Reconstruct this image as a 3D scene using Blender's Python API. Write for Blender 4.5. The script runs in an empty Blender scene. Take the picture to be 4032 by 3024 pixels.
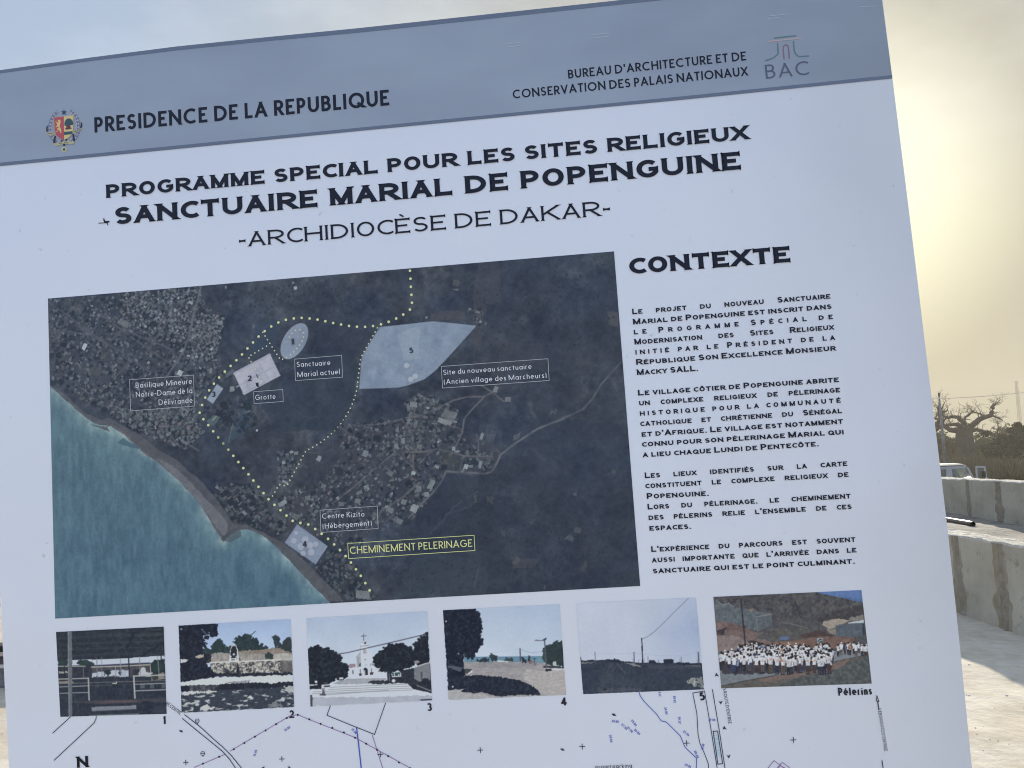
# Information board in front of a hazy construction site, procedural Blender scene
import bpy, bmesh, math, random
import numpy as np
from mathutils import Vector, Matrix
rad = math.radians
S = bpy.context.scene
COL = S.collection

# ------------------------------------------------------------------ camera
PW, PH, F = 4032.0, 3024.0, 3060.0          # photo size and focal length in its pixels
ROLL, PITCH = 0.030, 0.104
EYE = Vector((0.0, 0.0, 1.65))
_up = Vector((-math.sin(ROLL)*math.cos(PITCH), -math.cos(ROLL)*math.cos(PITCH), math.sin(PITCH)))  # world up seen by the lens (x right, y down, z ahead)
_fw = (Vector((0, 0, 1)) - _up*_up.z).normalized()
_rt = _fw.cross(_up).normalized()
def c2w(v):                                  # lens axes -> world axes
    return Vector((_rt.dot(v), _fw.dot(v), _up.dot(v)))
def ray(px, py):
    return c2w(Vector(((px-PW/2)/F, (py-PH/2)/F, 1.0))).normalized()
cam_d = bpy.data.cameras.new("camera"); cam = bpy.data.objects.new("camera", cam_d); COL.objects.link(cam)
_r, _u, _b = c2w(Vector((1, 0, 0))), c2w(Vector((0, -1, 0))), c2w(Vector((0, 0, -1)))
M3 = Matrix((_r, _u, _b)).transposed()
cam.matrix_world = Matrix.Translation(EYE) @ M3.to_4x4()
cam_d.sensor_width = 36.0; cam_d.lens = 36.0*F/PW
cam_d.clip_start = 0.05; cam_d.clip_end = 20000
S.camera = cam

# ------------------------------------------------------------------ light
SUN_DIR = ray(3240, 800)                      # towards the sun, hidden behind the board
SUN_EL = math.asin(SUN_DIR.z); SUN_AZ = math.atan2(SUN_DIR.x, SUN_DIR.y)
VEIL, CLOUD = 0.5, 0.055
SKY_STOPS = [(0.0, (1.0, .98, .82)), (.040, (.80, .78, .60)), (.072, (.34, .32, .235)), (.10, (.26, .255, .215)), (.16, (.40, .43, .445)), (.26, (.30, .385, .53)), (.42, (.25, .35, .55)), (.65, (.50, .66, 1.02)), (1.0, (.75, .98, 1.50))]  # sky behind the camera is brightened in the last stops to light the board
wd = bpy.data.worlds.new("World"); S.world = wd; wd.use_nodes = True
nt = wd.node_tree; nt.nodes.clear()
def N(t, **k):
    n = nt.nodes.new(t)
    for a, v in k.items():
        if a in n.inputs: n.inputs[a].default_value = v
        else: setattr(n, a, v)
    return n
def LK(a, b): nt.links.new(a, b)
out = N("ShaderNodeOutputWorld")
sky = N("ShaderNodeTexSky", sky_type='NISHITA', sun_disc=False, sun_elevation=SUN_EL, sun_rotation=SUN_AZ,
        altitude=0.0, air_density=1.0, dust_density=1.0, ozone_density=1.0)
soft = N("ShaderNodeVectorMath", operation='SCALE'); LK(sky.outputs[0], soft.inputs[0]); soft.inputs['Scale'].default_value = 0.35
den = N("ShaderNodeVectorMath", operation='ADD'); LK(soft.outputs[0], den.inputs[0]); den.inputs[1].default_value = (1, 1, 1)
div = N("ShaderNodeVectorMath", operation='DIVIDE'); LK(sky.outputs[0], div.inputs[0]); LK(den.outputs[0], div.inputs[1])   # compresses the bright aureole around the sun
bg1 = N("ShaderNodeBackground", Strength=0.05); LK(div.outputs[0], bg1.inputs[0])
geo = N("ShaderNodeTexCoord")
def math_(op, a, b=None, c=None, clamp=False):
    n = N("ShaderNodeMath", operation=op, use_clamp=clamp)
    for i, v in enumerate((a, b, c)):
        if v is None: continue
        if hasattr(v, "links"): LK(v, n.inputs[i])
        else: n.inputs[i].default_value = v
    return n.outputs[0]
# dusty air ahead, added blue brightness behind: colour by angle from the sun, warmer and duller towards the horizon, thin cloud above
dot = N("ShaderNodeVectorMath", operation='DOT_PRODUCT'); LK(geo.outputs['Generated'], dot.inputs[0]); dot.inputs[1].default_value = SUN_DIR
ang = math_('DIVIDE', math_('ARCCOSINE', math_('MINIMUM', dot.outputs['Value'], 0.99999)), math.pi)
def ramp_(f, stops):
    r = N("ShaderNodeValToRGB"); e = r.color_ramp.elements
    while len(e) < len(stops): e.new(0.5)
    for el, (p_, c_) in zip(e, stops): el.position = p_; el.color = (*c_, 1)
    LK(f, r.inputs[0]); return r.outputs[0]
veil = ramp_(ang, SKY_STOPS)
sep = N("ShaderNodeSeparateXYZ"); LK(geo.outputs['Generated'], sep.inputs[0])
low = ramp_(math_('ABSOLUTE', sep.outputs['Z']), [(0.0, (.80, .73, .50)), (0.10, (.92, .85, .62)), (0.24, (1.0, .97, .84)), (0.36, (1, 1, 1))])
# the warm dust lies towards the sun only
side = math_('MULTIPLY_ADD', ang, -2.2, 1.25, True)
lm = N("ShaderNodeMix"); lm.data_type = 'RGBA'; LK(side, lm.inputs[0]); lm.inputs[6].default_value = (1, 1, 1, 1); LK(low, lm.inputs[7])
vm_ = N("ShaderNodeMix"); vm_.data_type = 'RGBA'; vm_.blend_type = 'MULTIPLY'; vm_.inputs[0].default_value = 1; LK(veil, vm_.inputs[6]); LK(lm.outputs[2], vm_.inputs[7])
bg2 = N("ShaderNodeBackground", Strength=VEIL); LK(vm_.outputs[2], bg2.inputs[0])
mp = N("ShaderNodeMapping"); mp.inputs['Scale'].default_value = (2.6, 2.6, 6.0); LK(geo.outputs['Generated'], mp.inputs[0])
nz = N("ShaderNodeTexNoise", Scale=1.9, Detail=8.0, Roughness=0.58); LK(mp.outputs[0], nz.inputs['Vector'])
cl = N("ShaderNodeMapRange"); cl.inputs['From Min'].default_value = 0.42; cl.inputs['From Max'].default_value = 0.70; LK(nz.outputs['Fac'], cl.inputs[0])
high = N("ShaderNodeMapRange"); high.inputs['From Min'].default_value = 0.24; high.inputs['From Max'].default_value = 0.42; LK(sep.outputs['Z'], high.inputs[0])
bg3 = N("ShaderNodeBackground"); bg3.inputs[0].default_value = (1.0, .99, .97, 1); LK(math_('MULTIPLY', math_('MULTIPLY', cl.outputs[0], high.outputs[0]), CLOUD), bg3.inputs[1])
def add(a, b):
    n = N("ShaderNodeAddShader"); LK(a, n.inputs[0]); LK(b, n.inputs[1]); return n.outputs[0]
LK(add(add(bg1.outputs[0], bg2.outputs[0]), bg3.outputs[0]), out.inputs[0])

sun_d = bpy.data.lights.new("sun", 'SUN'); sun_d.energy = 4.6; sun_d.angle = rad(0.8); sun_d.color = (1.0, 0.90, 0.74)
sun = bpy.data.objects.new("sun", sun_d); COL.objects.link(sun)
sun.rotation_euler = (-SUN_DIR).to_track_quat('-Z', 'Y').to_euler()

S.view_settings.view_transform = 'Standard'; S.view_settings.look = 'None'
S.view_settings.exposure = 1.0; S.view_settings.gamma = 1.0
try:
    S.cycles.filter_width = 1.05
    S.cycles.volume_bounces = 1; S.cycles.max_bounces = 8
except Exception: pass

# ------------------------------------------------------------------ helpers
def lin(c):
    c = c/255.0
    return c/12.92 if c <= 0.04045 else ((c+0.055)/1.055)**2.4
WHITE = [lin(v) for v in (186, 197, 222)]     # what white paper reads as in the shade of the board
def ink(r, g, b):                             # colour seen on the board in shade -> printed colour
    return tuple(max(0.004, min(0.82, 0.80*lin(v)/w)) for v, w in zip((r, g, b), WHITE))

def tag(o, label=None, cat=None, group=None, kind=None):
    if label: o["label"] = label
    if cat: o["category"] = cat
    if group: o["group"] = group
    if kind: o["kind"] = kind
    return o
def empty(name, loc=(0, 0, 0), rot=(0, 0, 0), parent=None):
    o = bpy.data.objects.new(name, None); o.empty_display_size = 0.2
    o.location = loc; o.rotation_euler = rot; COL.objects.link(o)
    if parent: o.parent = parent
    return o

class MB:
    """collects polygons, boxes, tubes for ONE mesh object"""
    def __init__(s): s.v = []; s.f = []; s.mi = []
    def poly(s, pts, mi=0):
        n = len(s.v); s.v += [tuple(p) for p in pts]; s.f.append(tuple(range(n, n+len(pts)))); s.mi.append(mi)
    def box(s, lo, hi, mi=0):
        x0, y0, z0 = lo; x1, y1, z1 = hi; n = len(s.v)
        s.v += [(x0,y0,z0),(x1,y0,z0),(x1,y1,z0),(x0,y1,z0),(x0,y0,z1),(x1,y0,z1),(x1,y1,z1),(x0,y1,z1)]
        for f in ((0,3,2,1),(4,5,6,7),(0,1,5,4),(1,2,6,5),(2,3,7,6),(3,0,4,7)):
            s.f.append(tuple(n+i for i in f)); s.mi.append(mi)
    def tube(s, pts, radii, k=8, cap=True, mi=0, jit=0.0, rnd=None):
        pts = [Vector(p) for p in pts]; rings = []
        ref = Vector((0.31, 0.17, 0.93)).normalized()
        for i, p in enumerate(pts):
            d = (pts[min(i+1, len(pts)-1)]-pts[max(i-1, 0)])
            if d.length < 1e-9: d = Vector((0, 0, 1))
            d.normalize()
            a = d.cross(ref)
            if a.length < 1e-3: a = d.cross(Vector((1, 0, 0)))
            a.normalize(); b = d.cross(a); n = len(s.v)
            r = radii[i] if hasattr(radii, "__len__") else radii
            for j in range(k):
                t = 2*math.pi*j/k; rr = r*(1+(rnd.uniform(-jit, jit) if rnd else 0))
                s.v.append(tuple(p+a*(math.cos(t)*rr)+b*(math.sin(t)*rr)))
            rings.append(n)
        for q in range(len(rings)-1):
            n, m = rings[q], rings[q+1]
            for j in range(k):
                s.f.append((n+j, n+(j+1) % k, m+(j+1) % k, m+j)); s.mi.append(mi)
        if cap:
            s.f.append(tuple(rings[0]+j for j in reversed(range(k)))); s.mi.append(mi)
            s.f.append(tuple(rings[-1]+j for j in range(k))); s.mi.append(mi)
    def build(s, name, mats, parent=None, smooth=False):
        me = bpy.data.meshes.new(name); me.from_pydata(s.v, [], s.f)
        for m in (mats if isinstance(mats, (list, tuple)) else [mats]): me.materials.append(m)
        if any(s.mi): me.polygons.foreach_set("material_index", s.mi)
        if smooth: me.polygons.foreach_set("use_smooth", [True]*len(s.f))
        me.update()
        o = bpy.data.objects.new(name, me); COL.objects.link(o)
        if parent: o.parent = parent
        return o

def mat(name, col=(0.5, 0.5, 0.5), rough=0.6, spec=0.3, build=None, metal=0.0):
    m = bpy.data.materials.new(name); m.use_nodes = True
    t = m.node_tree; p = t.nodes["Principled BSDF"]
    p.inputs["Base Color"].default_value = (*col, 1); p.inputs["Roughness"].default_value = rough
    p.inputs["Specular IOR Level"].default_value = spec; p.inputs["Metallic"].default_value = metal
    if build: build(t, p)
    return m
def noise_mix(c1, c2, scale, detail=5, lo=0.35, hi=0.65, bump=0.0, bscale=None, coord='Object', dist=0.02, stretch=None):
    def b(t, p):
        tc = t.nodes.new("ShaderNodeTexCoord"); src = tc.outputs[coord]
        if stretch:
            mpn = t.nodes.new("ShaderNodeMapping"); mpn.inputs['Scale'].default_value = stretch; t.links.new(src, mpn.inputs[0]); src = mpn.outputs[0]
        n = t.nodes.new("ShaderNodeTexNoise"); n.inputs['Scale'].default_value = scale; n.inputs['Detail'].default_value = detail
        t.links.new(src, n.inputs['Vector'])
        r = t.nodes.new("ShaderNodeValToRGB"); e = r.color_ramp.elements
        e[0].position = lo; e[0].color = (*c1, 1); e[1].position = hi; e[1].color = (*c2, 1)
        t.links.new(n.outputs['Fac'], r.inputs[0]); t.links.new(r.outputs[0], p.inputs['Base Color'])
        if bump:
            n2 = t.nodes.new("ShaderNodeTexNoise"); n2.inputs['Scale'].default_value = bscale or scale*4; n2.inputs['Detail'].default_value = 8
            t.links.new(src, n2.inputs['Vector'])
            bm_ = t.nodes.new("ShaderNodeBump"); bm_.inputs['Strength'].default_value = bump; bm_.inputs['Distance'].default_value = dist
            t.links.new(n2.outputs['Fac'], bm_.inputs['Height']); t.links.new(bm_.outputs[0], p.inputs['Normal'])
    return b

# ------------------------------------------------------------------ information board: pose
# the printed panel leans a little; its axes come from the vanishing points of the map frame
_dh = Vector((0.99532, -0.0728, -0.0635)).normalized()
_dv = Vector((0.0671, 0.9950, -0.0738)); _dv = (_dv-_dh*_dv.dot(_dh)).normalized()
BU, BV = c2w(_dh), -c2w(_dv)
BN = BU.cross(BV)                             # towards the viewer
BO = EYE+ray(1850, 1650)*1.5
board = empty("information_board")
board.matrix_world = Matrix.Translation(BO) @ Matrix((BU, BV, BN)).transposed().to_4x4()
tag(board, "large white printed information board with a grey header band, site map and six photographs", "information board")
def L2(p):                                    # a point of the print, given where the photo shows it -> panel coordinates (u, v)
    d = ray(p[0], p[1]); t = (BO-EYE).dot(BN)/d.dot(BN); q = EYE+d*t-BO
    return (q.dot(BU), q.dot(BV))
def at(p, n): u, v = L2(p); return (u, v, n)
def Z(x0, y0, w, wz):                         # sub-frames used while measuring the print
    k = w/wz
    return lambda pts: [(x0+x*k, y0+y*k) for x, y in pts]

def print_mat(name, col, rough=0.42): return mat(name, col, rough, 0.22)
def sheet_flex(t, p):
    """the flexible sheet curls back towards its right and upper edges and is slightly wavy"""
    g, k = t.nodes, t.links
    tc = g.new("ShaderNodeTexCoord"); sp = g.new("ShaderNodeSeparateXYZ"); k.new(tc.outputs['Object'], sp.inputs[0])
    def m(op, a, b_=None):
        n = g.new("ShaderNodeMath"); n.operation = op
        for i, v in enumerate((a, b_)):
            if v is None: continue
            if hasattr(v, "links"): k.new(v, n.inputs[i])
            else: n.inputs[i].default_value = v
        return n.outputs[0]
    u = m('MAXIMUM', m('SUBTRACT', sp.outputs['X'], .30), 0.0); v = m('MAXIMUM', m('SUBTRACT', sp.outputs['Y'], -.35), 0.0)
    n = g.new("ShaderNodeTexNoise"); n.inputs['Scale'].default_value = 1.7; n.inputs['Detail'].default_value = 2; k.new(tc.outputs['Object'], n.inputs['Vector'])
    h = m('ADD', m('MULTIPLY', m('MULTIPLY', u, u), -.50), m('MULTIPLY', m('MULTIPLY', v, v), -.20))
    h = m('ADD', h, m('MULTIPLY', n.outputs['Fac'], .035))
    bm_ = g.new("ShaderNodeBump"); bm_.inputs['Strength'].default_value = 1; bm_.inputs['Distance'].default_value = 1; k.new(h, bm_.inputs['Height']); k.new(bm_.outputs[0], p.inputs['Normal'])
def panel_white(t, p):
    sheet_flex(t, p)
    tc = t.nodes.new("ShaderNodeTexCoord")
    n = t.nodes.new("ShaderNodeTexNoise"); n.inputs['Scale'].default_value = 2.2; n.inputs['Detail'].default_value = 4; t.links.new(tc.outputs['Object'], n.inputs['Vector'])
    r = t.nodes.new("ShaderNodeValToRGB"); e = r.color_ramp.elements
    e[0].position = .3; e[0].color = (.775, .78, .79, 1); e[1].position = .7; e[1].color = (.81, .81, .81, 1)
    t.links.new(n.outputs['Fac'], r.inputs[0])
    n2 = t.nodes.new("ShaderNodeTexNoise"); n2.inputs['Scale'].default_value = 46; n2.inputs['Detail'].default_value = 3; t.links.new(tc.outputs['Object'], n2.inputs['Vector'])   # specks of dust
    r2 = t.nodes.new("ShaderNodeValToRGB"); e = r2.color_ramp.elements; e[0].position = .70; e[0].color = (1, 1, 1, 1); e[1].position = .78; e[1].color = (.80, .78, .74, 1); t.links.new(n2.outputs['Fac'], r2.inputs[0])
    mx = t.nodes.new("ShaderNodeMix"); mx.data_type = 'RGBA'; mx.blend_type = 'MULTIPLY'; mx.inputs[0].default_value = 1; t.links.new(r.outputs[0], mx.inputs[6]); t.links.new(r2.outputs[0], mx.inputs[7]); t.links.new(mx.outputs[2], p.inputs['Base Color'])
M_WHITE = mat("white_print_sheet", (.8, .8, .8), .42, .25, panel_white)
M_EDGE = mat("board_edge", (.75, .75, .74), .5, .3)
def band_b(t, p):
    sheet_flex(t, p)
    tc = t.nodes.new("ShaderNodeTexCoord")
    mpn = t.nodes.new("ShaderNodeMapping"); mpn.inputs['Scale'].default_value = (1.2, 3.0, 1); t.links.new(tc.outputs['Object'], mpn.inputs[0])
    n = t.nodes.new("ShaderNodeTexNoise"); n.inputs['Scale'].default_value = 3.0; n.inputs['Detail'].default_value = 3; t.links.new(mpn.outputs[0], n.inputs['Vector'])
    r = t.nodes.new("ShaderNodeValToRGB"); e = r.color_ramp.elements
    a, b_ = ink(124, 138, 164), ink(130, 145, 171)
    e[0].position = .32; e[0].color = (*a, 1); e[1].position = .62; e[1].color = (*b_, 1)
    t.links.new(n.outputs['Fac'], r.inputs[0]); t.links.new(r.outputs[0], p.inputs['Base Color'])
M_BAND = mat("grey_header_print", (.3, .32, .35), .42, .25, band_b)
M_STRIPE = print_mat("slate_stripe_print", ink(84, 99, 130))
M_INK = print_mat("navy_ink", (.008, .010, .022))
M_INK2 = print_mat("black_ink", ink(30, 32, 48))
M_GREYINK = print_mat("grey_logo_ink", ink(72, 84, 112))

TOP = [(-62, 286), (0, 277), (350, 228), (696, 183.5), (1050, 147), (1400, 112.6), (1900, 59), (2452, 0), (2950, -53), (3461, -108)]
RIGHT = [(3475, 0), (3519, 350), (3563, 700), (3606, 1050), (3648, 1400), (3690, 1740), (3733, 2100), (3780, 2550), (3827, 3024), (3880, 3600)]
BOTTOM = [(3930, 4150), (92, 4150)]
LEFT = [(60, 3500), (35.5, 3024), (16, 2650), (0, 2319), (-14, 1950), (-26, 1500), (-40, 900)]
outline = TOP+RIGHT+BOTTOM+LEFT
pm = MB()
f_ = [at(p, 0.0) for p in outline]; b_ = [at(p, -0.012) for p in outline]
pm.poly(list(reversed(f_)), 0); pm.poly(b_, 1)
for i in range(len(f_)):
    j = (i+1) % len(f_); pm.poly([f_[i], f_[j], b_[j], b_[i]], 1)
pm.build("panel", [M_WHITE, M_EDGE], board)
# header band and its two stripes
st_hi = [(-58, 647), (0, 641), (700, 573), (1400, 504.5), (2050, 441), (2700, 378.5), (3512, 296)]
st_lo = [(-58, 660), (0, 654), (700, 586), (1400, 517), (2050, 454), (2700, 391.5), (3513.5, 309)]
in_top = [(-61, 298), (0, 290), (350, 242), (696, 199), (1050, 163), (1400, 131), (1900, 78), (2452, 18), (2950, -35), (3463, -90)]
band = MB()
rt = [(3472, 0), (3492, 150)]
band.poly([at(p, .0006) for p in [st_hi[0]]+st_hi[1:]+rt[::-1]+in_top[::-1]]); band.build("header_band", M_BAND, board)
s1 = MB()
for i in range(len(TOP)-1): s1.poly([at(p, .0008) for p in (in_top[i], in_top[i+1], TOP[i+1], TOP[i])])
s1.build("header_stripe", M_STRIPE, board)
s1 = MB()
for i in range(len(st_hi)-1): s1.poly([at(p, .0008) for p in (st_lo[i], st_lo[i+1], st_hi[i+1], st_hi[i])])
s1.build("header_stripe", M_STRIPE, board)
# posts the panel is screwed to, behind it
M_POST = mat("galvanised_post", (.38, .38, .37), .5, .5, noise_mix((.30,.30,.30), (.42,.42,.41), 9, bump=.1))
for px in (700, 3100):
    u, v = L2((px, 1200)); top = BO+BU*u+BV*v-BN*.05
    pb = MB(); g = Vector((top.x-BV.x*.02, top.y+.06, -0.3))
    d = Vector((0.03, 0, 0)); e = Vector((0, .03, 0))
    pb.tube([g, top], .034, 10)
    post = pb.build("post", M_POST, None, True)
    post.parent = board; post.matrix_parent_inverse = board.matrix_world.inverted()

# ------------------------------------------------------------------ lettering: stroke alphabet
def arc(cx, cy, rx, ry, a0, a1, n=None):
    n = n or max(4, int(abs(a1-a0)/15))
    return [(cx+rx*math.cos(rad(a0+(a1-a0)*i/n)), cy+ry*math.sin(rad(a0+(a1-a0)*i/n))) for i in range(n+1)]
ST = [(0, 0), (0, 1)]
def bowl(y0, y1, x=1.0, sx=.45):
    m = (y0+y1)/2; r = (y1-y0)/2
    return [(0, y1), (sx, y1)]+arc(sx, m, x-sx, r, 90, -90)[1:-1]+[(sx, y0), (0, y0)]
_S = arc(.5, .755, .46, .245, 28, 270)+arc(.5, .255, .5, .255, 90, -152)[1:]
xh = .64
G = {  # glyph: (width plain, width wide, strokes in a unit box)
'A': (.74, .86, [[(0,0),(.5,1)], [(.5,1),(1,0)], [(.19,.3),(.81,.3)]]),
'B': (.56, .80, [ST, bowl(.52,1,.9), bowl(0,.52,1)]),
'C': (.78, .86, [arc(.62,.5,.62,.5,50,310)]),
'D': (.76, .90, [ST, [(0,1),(.3,1)]+arc(.3,.5,.7,.5,90,-90)[1:-1]+[(.3,0),(0,0)]]),
'E': (.52, .76, [ST, [(0,1),(1,1)], [(0,.52),(.88,.52)], [(0,0),(1,0)]]),
'F': (.50, .72, [ST, [(0,1),(1,1)], [(0,.5),(.86,.5)]]),
'G': (.86, .90, [arc(.54,.5,.54,.5,45,328)+[(1.0,.46)], [(.58,.46),(1.0,.46)]]),
'H': (.70, .92, [ST, [(1,0),(1,1)], [(0,.52),(1,.52)]]),
'I': (0, 0, [[(.5,0),(.5,1)]]),
'J': (.40, .62, [[(1,1),(1,.3)]+arc(.5,.3,.5,.3,0,-170)[1:]]),
'K': (.62, .90, [ST, [(.96,1),(0,.38)], [(.3,.58),(1,0)]]),
'L': (.46, .74, [ST, [(0,0),(1,0)]]),
'M': (.92, .98, [ST, [(0,1),(.5,0)], [(.5,0),(1,1)], [(1,1),(1,0)]]),
'N': (.74, .90, [ST, [(0,1),(1,0)], [(1,0),(1,1)]]),
'O': (.92, .90, [arc(.5,.5,.5,.5,90,450,26)]),
'P': (.52, .76, [ST, bowl(.42,1)]),
'Q': (.92, .92, [arc(.5,.5,.5,.5,90,450,26), [(.58,.3),(1.0,0)]]),
'R': (.56, .84, [ST, bowl(.45,1), [(.42,.45),(1,0)]]),
'S': (.54, .74, [_S]),
'T': (.54, .80, [[(.5,0),(.5,1)], [(0,1),(1,1)]]),
'U': (.66, .88, [[(0,1),(0,.38)]+arc(.5,.38,.5,.38,180,360)[1:-1]+[(1,.38),(1,1)]]),
'V': (.70, .84, [[(0,1),(.5,0)], [(.5,0),(1,1)]]),
'X': (.66, .86, [[(.02,1),(1,0)], [(.98,1),(0,0)]]),
'Y': (.64, .84, [[(0,1),(.5,.45)], [(1,1),(.5,.45)], [(.5,.5),(.5,0)]]),
'Z': (.60, .80, [[(0,1),(1,1)], [(1,1),(0,0)], [(0,0),(1,0)]]),
'-': (.30, .34, [[(0,.40),(1,.40)]]),
'.': (0, 0, [[(.5,0),(.5,.06)]]), ',': (.08, .1, [[(.6,.08),(.1,-.16)]]),
'’': (.08, .1, [[(.8,1),(.3,.72)]]),
'(': (.20, .2, [arc(1.0,.42,1.0,.66,125,235)]), ')': (.20, .2, [arc(0,.42,1.0,.66,55,-55)]),
'0': (.52, .5, [arc(.5,.5,.5,.5,90,450,18)]),
'1': (.26, .26, [[(1,0),(1,1)], [(1,.97),(0,.74)]]),
'2': (.52, .52, [arc(.5,.70,.47,.30,165,-38)+[(.0,.0)], [(0,0),(1,0)]]),
'3': (.50, .50, [arc(.5,.76,.44,.24,150,-90), arc(.5,.26,.5,.26,90,-150)]),
'4': (.56, .56, [[(.72,0),(.72,1)], [(.72,1),(0,.26)], [(0,.26),(1,.26)]]),
'5': (.50, .50, [[(.9,1),(.2,1)], [(.2,1),(.12,.52)], arc(.45,.33,.52,.33,135,-145)]),
'6': (.52, .52, [arc(.5,.30,.5,.30,90,450,16), [(.7,1),(.06,.42)]]),
'7': (.50, .50, [[(0,1),(1,1)], [(1,1),(.3,0)]]),
'8': (.50, .50, [arc(.5,.77,.42,.23,90,450,14), arc(.5,.27,.5,.27,90,450,14)]),
'9': (.52, .52, [arc(.5,.70,.5,.30,90,450,16), [(.3,0),(.94,.58)]]),
'a': (.56, 0, [arc(.5,xh/2,.5,xh/2,90,450,18), [(1,0),(1,xh)]]),
'b': (.56, 0, [[(0,0),(0,1.06)], arc(.5,xh/2,.5,xh/2,90,450,18)]),
'c': (.48, 0, [arc(.56,xh/2,.56,xh/2,52,308)]),
'd': (.56, 0, [arc(.5,xh/2,.5,xh/2,90,450,18), [(1,0),(1,1.06)]]),
'e': (.54, 0, [[(.02,.32),(1,.32)], arc(.5,xh/2,.5,xh/2,0,312)]),
'g': (.56, 0, [arc(.5,xh/2,.5,xh/2,90,450,18), [(1,xh),(1,-.1)]+arc(.5,-.1,.5,.2,0,-150)[1:]]),
'h': (.46, 0, [[(0,0),(0,1.06)], arc(.5,xh-.26,.5,.26,180,0)+[(1,0)]]),
'i': (0, 0, [[(.5,0),(.5,xh)], [(.5,.84),(.5,.95)]]),
'j': (.1, 0, [[(.8,xh),(.8,-.3)], [(.8,.84),(.8,.95)]]),
'k': (.46, 0, [[(0,0),(0,1.06)], [(.9,xh),(0,.26)], [(.3,.4),(1,0)]]),
'l': (0, 0, [[(.5,0),(.5,1.06)]]),
'm': (.82, 0, [[(0,0),(0,xh)], arc(.25,xh-.22,.25,.22,180,0)+[(.5,0)], arc(.75,xh-.22,.25,.22,180,0)+[(1,0)]]),
'n': (.46, 0, [[(0,0),(0,xh)], arc(.5,xh-.26,.5,.26,180,0)+[(1,0)]]),
'o': (.58, 0, [arc(.5,xh/2,.5,xh/2,90,450,18)]),
'p': (.56, 0, [[(0,-.3),(0,xh)], arc(.5,xh/2,.5,xh/2,90,450,18)]),
'q': (.56, 0, [[(1,-.3),(1,xh)], arc(.5,xh/2,.5,xh/2,90,450,18)]),
'r': (.30, 0, [[(0,0),(0,xh)], arc(.8,xh-.3,.8,.3,180,75)]),
's': (.36, 0, [[(x, y*xh) for x, y in _S]]),
't': (.30, 0, [[(.5,0),(.5,.88)], [(0,xh),(1,xh)]]),
'u': (.46, 0, [[(0,xh),(0,.26)]+arc(.5,.26,.5,.26,180,360)[1:]+[(1,xh)], [(1,xh),(1,0)]]),
'v': (.46, 0, [[(0,xh),(.5,0)], [(.5,0),(1,xh)]]),
'z': (.44, 0, [[(0,xh),(1,xh)], [(1,xh),(0,0)], [(0,0),(1,0)]]),
}
ACC = {'É': ('E', 'a'), 'È': ('E', 'g'), 'Ô': ('O', 'c'), 'é': ('e', 'a'), 'è': ('e', 'g'), 'ô': ('o', 'c')}
def accent_strokes(k, y):
    return {'a': [[(.38,y),(.68,y+.2)]], 'g': [[(.62,y),(.30,y+.2)]], 'c': [[(.22,y),(.5,y+.17)], [(.5,y+.17),(.78,y)]]}[k]

def stroke_quads(pts, w, flare, cut):
    """one stroke of width w -> list of (x, y) quads; ends on the cap line or base line are cut level"""
    q = []; n = len(pts); closed = n > 3 and math.dist(pts[0], pts[-1]) < 1e-6
    Lp, Rp = [], []
    for i, p in enumerate(pts):
        a = pts[i-1] if i > 0 else (pts[-2] if closed else None)
        b = pts[i+1] if i < n-1 else (pts[1] if closed else None)
        d1 = ((p[0]-a[0]), (p[1]-a[1])) if a else None
        d2 = ((b[0]-p[0]), (b[1]-p[1])) if b else None
        def nm(d): l = math.hypot(*d) or 1; return (d[0]/l, d[1]/l)
        if d1 and d2: e1, e2 = nm(d1), nm(d2); d = nm((e1[0]+e2[0], e1[1]+e2[1])); k = 1/max(.5, d[0]*e1[0]+d[1]*e1[1])
        else: d = nm(d1 or d2); k = 1
        h = w/2*k
        Lp.append((p[0]-d[1]*h, p[1]+d[0]*h)); Rp.append((p[0]+d[1]*h, p[1]-d[0]*h))
    if not closed:
        for end in (0, -1):
            c = cut[end]
            p = pts[end]; o = pts[1] if end == 0 else pts[-2]
            d = (p[0]-o[0], p[1]-o[1]); l = math.hypot(*d) or 1; d = (d[0]/l, d[1]/l)
            if c is None: continue
            if c[0] == 'y' and abs(d[1]) > .25:
                for A_ in (Lp, Rp):
                    t = (c[1]-A_[end][1])/d[1]; A_[end] = (A_[end][0]+d[0]*t, c[1])
            elif c[0] == 'x':
                for A_ in (Lp, Rp): A_[end] = (A_[end][0]+d[0]*w/2, A_[end][1]+d[1]*w/2)
            if flare:
                a_, b_2 = Lp[end], Rp[end]; m = ((a_[0]+b_2[0])/2, (a_[1]+b_2[1])/2)
                ww = math.dist(a_, b_2)
                ex = ((a_[0]-b_2[0])/ww, (a_[1]-b_2[1])/ww); h = ww/2+flare; t = flare*1.1
                q.append([(m[0]+ex[0]*h, m[1]+ex[1]*h), (m[0]-ex[0]*h, m[1]-ex[1]*h),
                          (m[0]-ex[0]*ww*.45-d[0]*t*1.6, m[1]-ex[1]*ww*.45-d[1]*t*1.6), (m[0]+ex[0]*ww*.45-d[0]*t*1.6, m[1]+ex[1]*ww*.45-d[1]*t*1.6)])
    for i in range(n-1): q.append([Lp[i], Lp[i+1], Rp[i+1], Rp[i]])
    return q

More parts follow.
